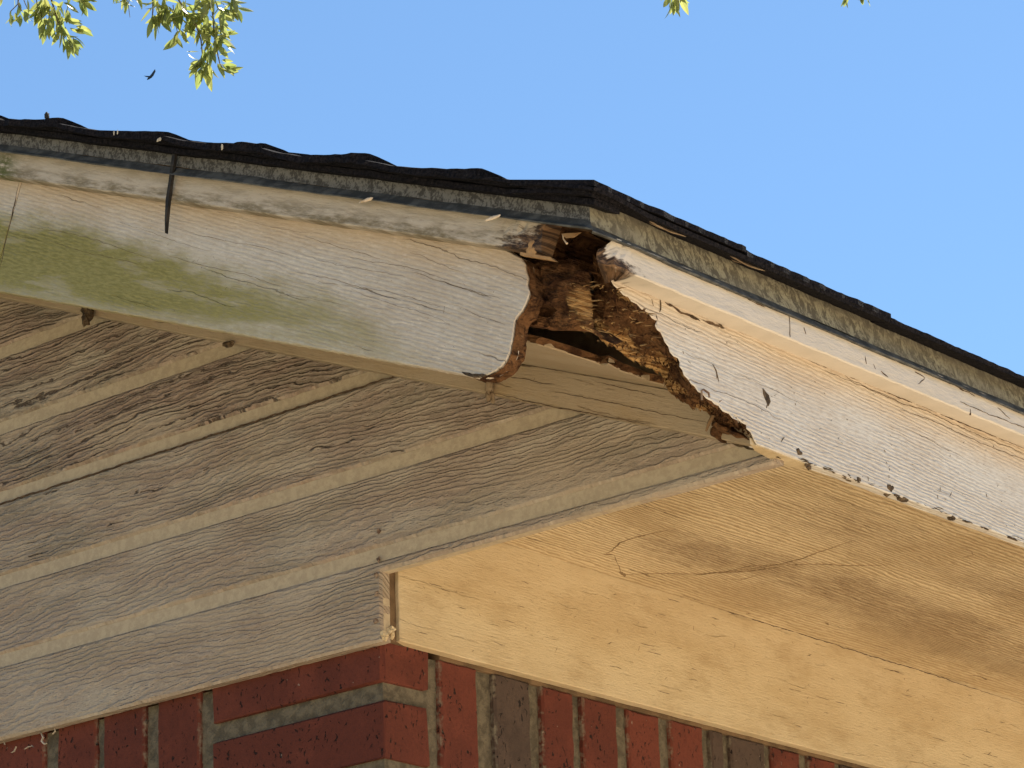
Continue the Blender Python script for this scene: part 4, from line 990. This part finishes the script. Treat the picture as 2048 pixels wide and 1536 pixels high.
# the deck itself carries the roof's parts
vs = []
for zo in (deckz0, deckz1):
    for (x, z) in ((W + .012, zo - .4 * .012), (XRIDGE, zo + .4 * (W - XRIDGE)), (2 * XRIDGE - W - .012, zo - .4 * .012)):
        vs += [(x, -RK - .016, z), (x, YBACK + .3, z)]
bpy.data.objects.remove(roof, do_unlink=True)
roof = mesh('roof', vs, [(0, 1, 3, 2), (2, 3, 5, 4), (6, 8, 9, 7), (8, 10, 11, 9), (0, 2, 8, 6), (2, 4, 10, 8), (1, 7, 9, 3), (3, 9, 11, 5), (0, 6, 7, 1), (4, 5, 11, 10)], MT['oldwood'], house)
rs = random.Random(8)
butts = [rst(u, v, -RK - .045)[0] for (u, v) in ((118, 235), (330, 257), (522, 282), (733, 299), (955, 337))]
butts = [butts[0] - .13 * i for i in range(1, 4)][::-1] + butts + [(.046 - .2475 * CT * ST) / CT]
YS = [-RK - .046, -RK - .040, -RK - .03, -RK - .015, -RK + .0, -RK + .03, -RK + .08, -RK + .3]
def course(sa, sb, idx, last=False):
    """one shingle course: from the butt sb back up under the course above"""
    NS = 26; vs = []; fs = []; L = max(.05, sb - sa); th = .0095
    ny = len(YS) + 1; ys = YS + [YBACK + .32]
    amp = rs.uniform(.75, 1.2)
    for side in (0, 1):
        for i in range(NS):
            s = sa - .05 + (L + .05) * i / (NS - 1); u = (s - sa) / L
            if last: z0 = .2475 + .004 * max(0, u)
            else:
                if u < 0: z0 = .2505 + u * .006
                elif u < .38: z0 = .2505 - (.0030 * amp) * math.sin(u / .38 * math.pi / 2)
                else: z0 = .2505 - .0030 * amp + (.0088 * amp) * ((u - .38) / .62) ** 1.1
            for j, y in enumerate(ys):
                fl_ = max(0.0, min(1.0, (-RK + .02 - y) / .066)); flat = (.2448 + .001 * max(0, u)) if last else .2470 + .006 * max(0, u)
                z = flat * (1 - fl_) + z0 * fl_ + noise.noise(Vector((s * 45, y * 20, idx * 3))) * .0011
                z -= .0022 * max(0, (-RK - .02 - y) / .026)
                z = z - ((.0042 if last else .0055 + .006 * max(0, u)) if side else 0) - (.0012 if j == 0 and side == 0 else 0)
                yy = y + (noise.noise(Vector((s * 60, idx, 1))) * .004 + noise.noise(Vector((s * 260, idx, 4))) * .0016 if j < 2 else 0)
                vs.append(rk(s + (noise.noise(Vector((y * 90, idx, 7))) * .0015 if i == NS - 1 else 0), z * CT, yy))
    o2 = NS * ny
    for i in range(NS - 1):
        for j in range(ny - 1):
            a = i * ny + j; fs.append((a, a + ny, a + ny + 1, a + 1)); fs.append((o2 + a, o2 + a + 1, o2 + a + ny + 1, o2 + a + ny))
        a = i * ny; fs.append((a, o2 + a, o2 + a + ny, a + ny))
    for j in range(ny - 1): a = (NS - 1) * ny + j; fs.append((a, o2 + a, o2 + a + 1, a + 1)); fs.append((j, j + 1, o2 + j + 1, o2 + j))
    fs.append((0, 0, 0)) if False else None
    return mesh('shingle', vs, fs, MT['shingle'], roof)
for i in range(len(butts)):
    sa = butts[i - 1] if i else butts[0] - .13
    course(sa, butts[i], i, i == len(butts) - 1)
# the courses further up the slope, out of sight from the ground
s = butts[0] - .13; k = 20
while s > SMAX + .1: course(s - .13, s, k); s -= .13; k += 1
# starter layers below the rake edge, dark and slightly hanging
def under(zt, out, seed, th=.004):
    NS = 150; vs = []; fs = []
    for i in range(NS):
        s = (SMAX if i == 0 else -1.1 + (1.1 + (.040 - .245 * CT * ST) / CT) * i / (NS - 1))
        w = noise.noise(Vector((s * 16, seed, 0))) * .0022 + noise.noise(Vector((s * 60, seed, 0))) * .0010; y = -RK - out + noise.noise(Vector((s * 30, seed, 5))) * .003
        for (yy, z) in ((y, zt + w), (-RK, zt + .001), (-RK, zt + .001 - th), (y, zt + w - th)): vs.append(rk(s, z * CT, yy))
    for i in range(NS - 1):
        for j in range(4): q = (j + 1) % 4; fs.append((i * 4 + j, i * 4 + q, (i + 1) * 4 + q, (i + 1) * 4 + j))
    fs.append(tuple(range((NS - 1) * 4, NS * 4)))
    return mesh('shingle', vs, fs, MT['shingle'], roof)
under(.2475, .038, 3); under(.2440, .041, 7); under(.2412, .030, 11); under(.2392, .034, 17, .0055)
# eave edge: starter strip and first course cut into tabs
def eavelayer(y0_, y1_, z, out, th, seed, step=.0):
    NS = max(4, int((y1_ - y0_) / .006)); NS = min(NS, 170); vs = []; fs = []
    for i in range(NS):
        y = y0_ + (y1_ - y0_) * i / (NS - 1)
        w = noise.noise(Vector((y * 14, seed, 0))) * .0012 + noise.noise(Vector((y * 120, seed, 0))) * .0006; o_ = out + noise.noise(Vector((y * 50, seed, 5))) * .002 + noise.noise(Vector((y * 300, seed, 8))) * .0009
        for (dx, zz) in ((o_, z + w), (-.05, z + .4 * (o_ + .05) - .009), (-.05, z + .4 * (o_ + .05) - .009 - th), (o_, z + w - th)): vs.append((W + dx, y, zz))
    for i in range(NS - 1):
        for j in range(4): q = (j + 1) % 4; fs.append((i * 4 + q, i * 4 + j, (i + 1) * 4 + j, (i + 1) * 4 + q))
    fs.append((3, 2, 1, 0)); fs.append(tuple(range((NS - 1) * 4, NS * 4)))
    return mesh('shingle', [(a, b, c) for (a, b, c) in vs], [tuple(reversed(f)) for f in fs], MT['shingle'], roof)
eavelayer(-RK - .042, 1.6, .2306, .038, .0032, 2)
y = -RK - .045
for i, (wd, zz, oo) in enumerate(((.215, .2356, .046), (.229, .2326, .0455), (.24, .2298, .044), (.19, .2292, .046), (.24, .2296, .045), (.28, .2292, .046), (.3, .2298, .045), (.3, .2294, .046))):
    eavelayer(y, y + wd, zz, oo, .0055, 30 + i); y += wd + .0015
# felt paper edge, wavy between shingles and metal
def fel(t, j):
    y = -RK - .035 + t * (1.5 if t < 1 else 1.5)
    big = 1.0 if y < .02 else .35
    w = (noise.noise(Vector((y * 22, 3, 0))) * .0065 + .002) * big
    return Vector((W + .026 + .006 * big + (.0012 if j else 0), y, .2345 - max(0, w) * .9 - (0 if j else .0)) if j == 0 else Vector((W + .008, y, .2395))), (y, 0)
def felt():
    vs = []; fs = []; NS = 420
    for i in range(NS):
        y = -RK - .034 + i * .0035; big = 1.0 if y < -.06 else max(.2, 1 - (y + .06) * 6)
        w = (.0028 + noise.noise(Vector((y * 17, 3, 0))) * .0055 + noise.noise(Vector((y * 60, 5, 0))) * .001) * big
        vs += [(W + .008, y, .2380), (W + .030 + .003 * big, y, .2325 + .0008 - w * .35), (W + .0335 + .003 * big, y, .2308 - w), (W + .0327 + .003 * big, y, .2302 - w), (W + .0290, y, .2318 - w * .35), (W + .008, y, .2373)]
    for i in range(NS - 1):
        for j in range(6): q = (j + 1) % 6; fs.append((i * 6 + j, i * 6 + q, (i + 1) * 6 + q, (i + 1) * 6 + j))
    o = mesh('felt_underlay', vs, fs, MT['felt'], roof); o['label'] = 'wavy brown felt edge showing below the shingles'
felt()
# bits stuck to the shingle edge on the left
for i, (u, v, a) in enumerate(((228, 262, .3), (235, 260, .2), (318, 275, 1.4), (444, 290, .1))):
    p = Y_(u, v + 4, .048); lump('paper_scrap', p, .0022 if i < 2 else .0030, MT['web'], roof, (.35 if i != 2 else 1.2, .2, 1.1 if i != 2 else .6), seed=i, spike=.6, sub=2)

# ------------------------------------------------------------------ loose things on the house
def clump(name, u, v, ax, val, r, sq, label, cat, mat, seed, group=None, n=5):
    p = pix(u, v, ax, val); t = thing(name, label, cat, (p.x, p.y, p.z + H), group)
    rr = random.Random(seed); bm = bmesh.new()
    for i in range(n):
        g = bmesh.ops.create_icosphere(bm, subdivisions=2, radius=1.0); c = Vector((rr.uniform(-1, 1) * sq[0], rr.uniform(-1, 1) * sq[1], rr.uniform(-1, 1) * sq[2])) * r * .7
        k = rr.uniform(.4, .8)
        for v_ in g['verts']:
            q = v_.co.copy(); q *= 1 + .6 * noise.noise(q * 2.3 + Vector((seed + i, 0, 0))); v_.co = Vector((q.x * sq[0], q.y * sq[1], q.z * sq[2])) * r * k + c
    me = bpy.data.meshes.new(name); bm.to_mesh(me); bm.free(); me.materials.append(mat)
    bpy.data.objects.remove(t, do_unlink=True)
    o = bpy.data.objects.new(name, me); COL.objects.link(o); o.location = (p.x, p.y, p.z + H); return tag(o, label, cat, group)
clump('insect_nest', 175, 630, 'y', -.026, .0085, (1, .6, 1.2), 'round dark brown insect nest stuck under the green left fascia', 'nest', MT['dirt'], 3)
clump('insect_nest', 459, 687, 'y', -.022, .0050, (1.6, .6, .7), 'tiny dark insect nest at the end of the second siding groove', 'nest', MT['dirt'], 9)
clump('insect_nest', 975, 786, 'y', -.022, .0075, (.8, .6, 1.6), 'grey dusty cocoon hanging below the rounded rotted end of the left fascia', 'nest', MT['felt'], 15)
G = 'dark dirt clumps along the lower edge of the right fascia'
for i, (u, v, r, sq, lab) in enumerate(((1590, 906, .0052, (.6, 1.5, 1), 'spiky dark dirt clump nearest the pointed tip of the siding'), (1693, 946, .0052, (.6, 2.0, .9), 'long dirt clump in the middle of the right fascia edge'),
                                        (1716, 956, .0042, (.6, 1.6, .8), 'small rounded dirt clump just right of the long one'), (1775, 980, .0062, (.6, 1.2, 1), 'largest dark dirt clump under the row of small fascia holes'),
                                        (1800, 992, .0048, (.6, 2.0, .7), 'flat crumbly dirt strip beside the largest clump'), (1902, 1031, .0042, (.6, 1.3, .8), 'last small dirt clump towards the right end of the fascia'),
                                        (1615, 929, .0035, (.6, 1.3, .8), 'tiny dirt crumb at the end of the tan wood tip'))):
    clump('dirt_clump', u, v + 1, 'x', W - .003, r * 1.0, sq, lab, 'dirt clump', MT['dirt'], 20 + i, G, 8)
rc = random.Random(44); lines = []
for i in range(150):
    y = rc.uniform(.02, 1.0); L = rc.uniform(.002, .014) ; z = ZB + rc.choice((.0004, .0004, rc.uniform(0, .004)))
    lines.append(([Vector((W, y, z)), Vector((W, y + L, z + rc.uniform(-.0004, .0006)))], rc.uniform(.0006, .0022)))
ribbons('grime', lines, MT['dirt'], fr_, (1, 0, 0), .0004, 'stuff')
rc = random.Random(45); lines = []
for i in range(120):
    y = rc.uniform(.03, 1.0); L = rc.uniform(.004, .03)
    lines.append(([Vector((W - .0106 - rc.random() ** 2 * .006, y, ZS)), Vector((W - .0106 - rc.random() ** 2 * .006, y + L, ZS))], rc.uniform(.0008, .0024)))
ribbons('grime', lines, MT['stain'], sf, (0, 0, -1), .0004, 'stuff')
clump('leaf_scrap', 93, 234, 'y', -RK - .04, .0045, (.7, .5, 1.0), 'small dark leaf scrap standing on the left shingle edge', 'leaf scrap', MT['black'], 33)
# cobweb rags under the siding at the left
def web():
    p = pix(90, 1470, 'y', .005); lines = []
    for (pp, w) in ((((82, 1465), (85, 1475), (82, 1482), (88, 1488), (93, 1486)), .0028), (((108, 1456), (109, 1462), (104, 1468)), .0011), (((32, 1493), (28, 1503), (22, 1507)), .0008), (((48, 1499), (56, 1495), (64, 1493)), .0009), (((7, 1483), (9, 1489)), .0034), (((62, 1491), (66, 1494)), .003), (((78, 1466), (84, 1468)), .0018)):
        lines.append(([pix(u, v, 'y', .006) for (u, v) in pp], w))
    o = ribbons('cobweb', lines, MT['web'], None, (0, -1, 0), .0003)
    tag(o, 'torn dusty cobweb rags under the siding above the left bricks', 'cobweb')
web()

# ------------------------------------------------------------------ tree whose branch tips hang into the frame
def ray(u, v, d):
    w = (FW + RT * ((u - 1024) / FPX) - UP * ((v - 768) / FPX)).normalized(); return CP + w * d
def leafmesh(L, wd, seed):
    rr = random.Random(seed); vs = []; fs = []; uv = []; n = 6; bend = rr.uniform(-.25, .35)
    for i in range(n + 1):
        t = i / n; w = wd * math.sin(math.pi * min(1, t ** .85)) * (.5) + (.0008 if 0 < i < n else 0); y = L * t; z = -bend * L * t * t
        vs += [(-w, y, z + abs(w) * .35), (0, y, z), (w, y, z + abs(w) * .35)]; uv += [(-1 * (w > .001), t), (0, t), (1 * (w > .001), t)]
    for i in range(n):
        for j in range(2): a = i * 3 + j; fs.append((a, a + 1, a + 4, a + 3))
    me = bpy.data.meshes.new('leaf'); me.from_pydata(vs, [], fs); ul = me.uv_layers.new(name='UVMap')
    for l in me.loops: ul.data[l.index].uv = uv[l.vertex_index]
    me.materials.append(MT['leaf']); return me
DT = 12.5
leaves_m = [leafmesh(rl * 1.12, rl * .34, i) for i, rl in enumerate((.068, .060, .052, .046, .072, .058))]
troot = Vector((-14.6, 4.6, 0))
tree = thing('tree', 'leafy tree with narrow glossy leaves hanging into the top of the sky', 'tree', tuple(troot))
rt_ = random.Random(77)
def tl_(p): return Vector(p) - troot
def loc(o): o.parent = tree; return o
def tub(name, pts, rads, sides=6):
    o = tube(name, [tl_(p) for p in pts], rads, MT['bark'], None, sides, lift=False); o.parent = tree; return o
top0 = ray(200, -500, DT); crownc = ray(300, -900, DT + .5)
tub('trunk', [troot + Vector((0, 0, -.1)), troot + Vector((.1, .05, 1.5)), troot + Vector((.1, -.1, 3.2)), troot + Vector((.5, -.2, 4.8)), troot + Vector((1.0, -.4, 6.4))], [.34, .25, .22, .19, .14], 14)
tub('limb', [troot + Vector((.5, -.2, 4.8)), troot + Vector((2.2, .6, 7.2)), crownc, ray(900, -700, DT), ray(1600, -520, DT), ray(2100, -500, DT)], [.13, .08, .05, .034, .022, .010], 8)
tub('limb', [troot + Vector((1.0, -.4, 6.4)), ray(-400, -900, DT), ray(0, -420, DT)], [.10, .05, .02], 8)
nleaf = 0
def sprig(u, v, ang, n, spread=1.0, d=DT, size=1.0):
    v += 7; n = n + 3 if u > 300 else n + 2
    """a tuft of leaves fanning down from the twig tip at (u, v)"""
    global nleaf
    base = ray(u, v, d)
    for i in range(n):
        a = math.radians(ang + rt_.gauss(0, 34) * spread)
        dirv = (RT * math.sin(a) - UP * math.cos(a) + FW * rt_.uniform(-.75, .75)).normalized()
        b = base + UP * (rt_.uniform(0, .035)) + RT * rt_.uniform(-.012, .012) + FW * rt_.uniform(-.03, .03)
        if rt_.random() < .22: b = b + UP * rt_.uniform(.02, .07)
        up = Vector((rt_.gauss(0, .8), rt_.gauss(0, .8), rt_.gauss(.2, .8)))
        x = dirv.cross(up).normalized(); z = x.cross(dirv)
        o = bpy.data.objects.new('leaf', rt_.choice(leaves_m)); COL.objects.link(o); o.parent = tree
        s_ = size * rt_.uniform(.8, 1.15)
        m = Matrix((x * s_, dirv * s_, z * s_)).transposed().to_4x4(); m.translation = tl_(b); o.matrix_local = m; nleaf += 1
def twig(pts, d=DT, r0=.0055, r1=.0018):
    q = [ray(u, v, d) for (u, v) in pts]
    tub('twig', q, [r0 + (r1 - r0) * i / (len(q) - 1) for i in range(len(q))], 5)
# left cluster
twig([(60, -420), (45, -160), (38, -20), (36, 8), (44, 22)]); twig([(36, 8), (22, 22), (20, 26)], r0=.002, r1=.0015); twig([(40, -20), (50, 6), (55, 18)], r0=.002, r1=.0015)
twig([(90, -380), (95, -120), (100, -10), (112, 30), (118, 60), (130, 76)]); twig([(150, -420), (160, -180), (158, -30), (160, 5)]); twig([(72, -200), (70, -20), (76, 20)], r0=.003)
for (u, v, a, n, sp, sz) in ((28, 28, -10, 4, .7, .8), (44, 34, 20, 5, .9, .85), (52, 20, 30, 2, .6, .7), (88, 2, -20, 5, .8, 1), (80, 20, -15, 6, .8, 1), (95, 30, 0, 7, .9, 1), (105, 40, -5, 8, .9, 1), (92, 50, -15, 5, .7, .9), (118, 46, 25, 8, .9, 1),
                        (125, 62, 20, 5, .9, .95), (133, 82, 0, 7, .9, 1), (146, 74, 35, 5, .7, 1), (150, 62, 60, 3, .8, .9), (160, 4, 20, 6, .9, 1), (174, 2, 60, 3, .8, .9), (134, 0, 20, 5, 1, .9), (3, -6, 0, 3, .8, .8), (128, 28, 25, 5, .9, .9)):
    sprig(u, v, a, n, sp, size=sz)
# right cluster
twig([(330, -420), (335, -160), (345, -20), (370, 20), (392, 50), (402, 80), (405, 110), (402, 128)]); twig([(420, -400), (415, -180), (412, -20), (425, 20), (428, 60), (432, 95), (440, 128), (448, 138)])
twig([(230, -300), (236, -80), (242, -8)], r0=.003); twig([(254, -180), (256, 6), (260, 35)], r0=.002, r1=.001); twig([(300, -380), (304, -60), (306, 20), (304, 38)]); twig([(480, -380), (470, -120), (462, -10), (466, 8)])
twig([(402, 128), (388, 136), (378, 140)], r0=.002, r1=.0012); twig([(346, 10), (352, 50), (356, 72)], r0=.002, r1=.0012)
for (u, v, a, n, sp, sz) in ((236, -8, -30, 3, .6, .8), (250, -4, 0, 5, .8, .85), (270, -6, 30, 4, .7, .8), (312, 10, 0, 6, 1.1, .9), (308, 38, -5, 6, .7, .9), (322, 34, 5, 6, .8, .9), (336, 24, 0, 7, 1, .9), (350, 30, 0, 8, 1, .95), (330, 5, 0, 5, 1.2, .9),
                        (362, 8, 10, 7, 1.2, .95), (372, 28, 0, 8, 1.1, .95), (385, 44, 0, 8, 1.1, .95), (398, 20, 10, 7, 1.2, .95), (412, 40, 5, 8, 1.1, .95), (420, 62, 10, 7, 1.1, .95), (352, 72, -10, 5, .8, .85), (362, 70, 15, 4, .7, .85), (400, 60, -10, 5, 1, .9),
                        (425, 8, 10, 7, 1.3, .95), (445, 20, 25, 6, 1.1, .95), (462, 4, 30, 6, 1, .95), (470, 16, 20, 4, .9, .9), (440, 48, 30, 5, 1, .95), (430, 84, 25, 8, 1.1, .95), (418, 92, 0, 7, .9, .95), (442, 84, 45, 5, .9, .9), (414, 104, -10, 4, .8, .9),
                        (400, 126, -70, 3, .5, .9), (400, 132, -25, 3, .5, .95), (408, 134, 10, 7, .8, 1.0), (440, 132, 50, 4, .8, .85), (448, 138, 70, 4, .7, .85), (420, 140, 20, 4, .8, .8)):
    sprig(u, v, a, n, sp, size=sz)
twig([(1335, -420), (1345, -120), (1348, -22), (1350, -4)]); sprig(1346, -2, -5, 5, .5, size=.9); sprig(1362, -4, 40, 3, .4, size=.9); sprig(1350, 2, 5, 3, .3, size=.9)
twig([(1690, -420), (1700, -140), (1702, -22)]); sprig(1700, -14, 0, 5, .9, size=.8); sprig(1722, -14, 30, 3, .6, size=.8)
# the rest of the crown, above and left of the frame
vs = []; fs = []; cnt = 0; rr = random.Random(6); bv = []; bf = []
def inside(u, v): return -50 < u < 2100 and v > -42
def stick(a, b, w):
    k = len(bv); d = (b - a).normalized(); x = d.cross(Vector((.3, .2, .9))).normalized() * w; y = d.cross(x)
    for q, f_ in ((a, 1.0), (b, .7)):
        for e in (x, -.5 * x + .87 * y, -.5 * x - .87 * y): bv.append(q + e * f_)
    for i in range(3): j = (i + 1) % 3; bf.append((k + i, k + j, k + 3 + j, k + 3 + i))
droops = [(60, -420, 60, -60), (90, -380, 98, -60), (150, -420, 158, -60), (230, -300, 238, -60), (300, -380, 305, -60), (330, -420, 340, -60), (420, -400, 413, -60), (480, -380, 468, -60), (1335, -420, 1346, -60), (1690, -420, 1701, -60)] * 2
for i in range(230):
    u0 = rr.uniform(-1700, 2300); top = -480 if u0 > 0 else -300
    v0 = top - abs(rr.gauss(0, 420)) - (250 if 500 < u0 < 1200 else 0); L = rr.uniform(180, 460)
    v1 = v0 + L; u1 = u0 + rr.gauss(0, 110)
    if u0 > -120: v1 = min(v1, -90 - rr.random() * 120)
    droops.append((u0, v0, u1, v1))
for (u0, v0, u1, v1) in droops:
    dd = DT + rr.gauss(0, 1.1) if v0 < -430 or u0 < 0 else DT; prev = None; bow = rr.gauss(0, 40) if v0 < -430 else 6
    for k_ in range(9):
        t = k_ / 8; u = u0 + (u1 - u0) * t + bow * math.sin(t * 3.14) + rr.gauss(0, 5); v = v0 + (v1 - v0) * t; q = tl_(ray(u, v, dd))
        if prev is not None: stick(prev, q, .006 * (1.3 - t))
        prev = q
        for m_ in range(9):
            uu, vv2 = u + rr.gauss(0, 30), v + rr.uniform(-30, 40)
            if inside(uu, vv2 + 45): continue
            p = tl_(ray(uu, vv2, dd + rr.gauss(0, .07))); d = Vector((rr.gauss(0, .7), rr.gauss(0, .7), -1 + rr.gauss(0, .5))).normalized(); x = d.cross(Vector((rr.gauss(0, 1), rr.gauss(0, 1), rr.gauss(0, 1)))).normalized()
            L_ = rr.uniform(.055, .085); k = len(vs); vs += [p, p + d * L_ * .45 + x * L_ * .16, p + d * L_, p + d * L_ * .45 - x * L_ * .16]; fs.append((k, k + 1, k + 2, k + 3)); cnt += 1
o = mesh('small_branches', bv, bf, MT['bark'], None, lift=False); o.parent = tree; o['kind'] = 'stuff'
o = mesh('crown', vs, fs, MT['leaf'], None, [(0, 0), (1, .5), (0, 1), (-1, .5)] * cnt, lift=False); o.parent = tree; o['kind'] = 'stuff'

# ------------------------------------------------------------------ bird in the sky
def bird():
    c = ray(302, 151, 70.0); S = 70.0 / FPX
    def q(du, dv, df=0.0): return RT * (du * S) - UP * (dv * S) + FW * df
    axis = [(-8, 9), (-5, 6.5), (-1, 3), (3, -2), (6, -8), (8, -12.5)]; rad = [.3, 2.2, 3.2, 2.6, 1.6, .3]
    vs = []; fs = []; n = 8
    for (a, b), r in zip(axis, rad):
        for k in range(n):
            t = 2 * math.pi * k / n; vs.append(q(a + r * math.cos(t) * .9, b + r * math.cos(t) * .35, r * S * math.sin(t) * .8))
    for i in range(len(axis) - 1):
        for k in range(n): m = (k + 1) % n; fs.append((i * n + k, i * n + m, (i + 1) * n + m, (i + 1) * n + k))
    for w in ([(-2, 1, 0), (-13, 1.5, -.12), (-10, 3, -.06), (-1, 5, 0)], [(2, -1, 0), (7, -13, .14), (8, -9, .10), (4, 2, 0)]):
        k = len(vs); vs += [q(*p) for p in w] + [q(*p) + FW * .012 for p in w]
        fs += [(k, k + 1, k + 2, k + 3), (k + 7, k + 6, k + 5, k + 4)] + [(k + i, k + 4 + i, k + 4 + (i + 1) % 4, k + (i + 1) % 4) for i in range(4)]
    me = bpy.data.meshes.new('bird'); me.from_pydata([tuple(v) for v in vs], [], fs); me.materials.append(MT['bird'])
    o = bpy.data.objects.new('bird', me); COL.objects.link(o); o.location = c
    tag(o, 'small dark bird flying in the blue sky below the left branches', 'bird')
bird()
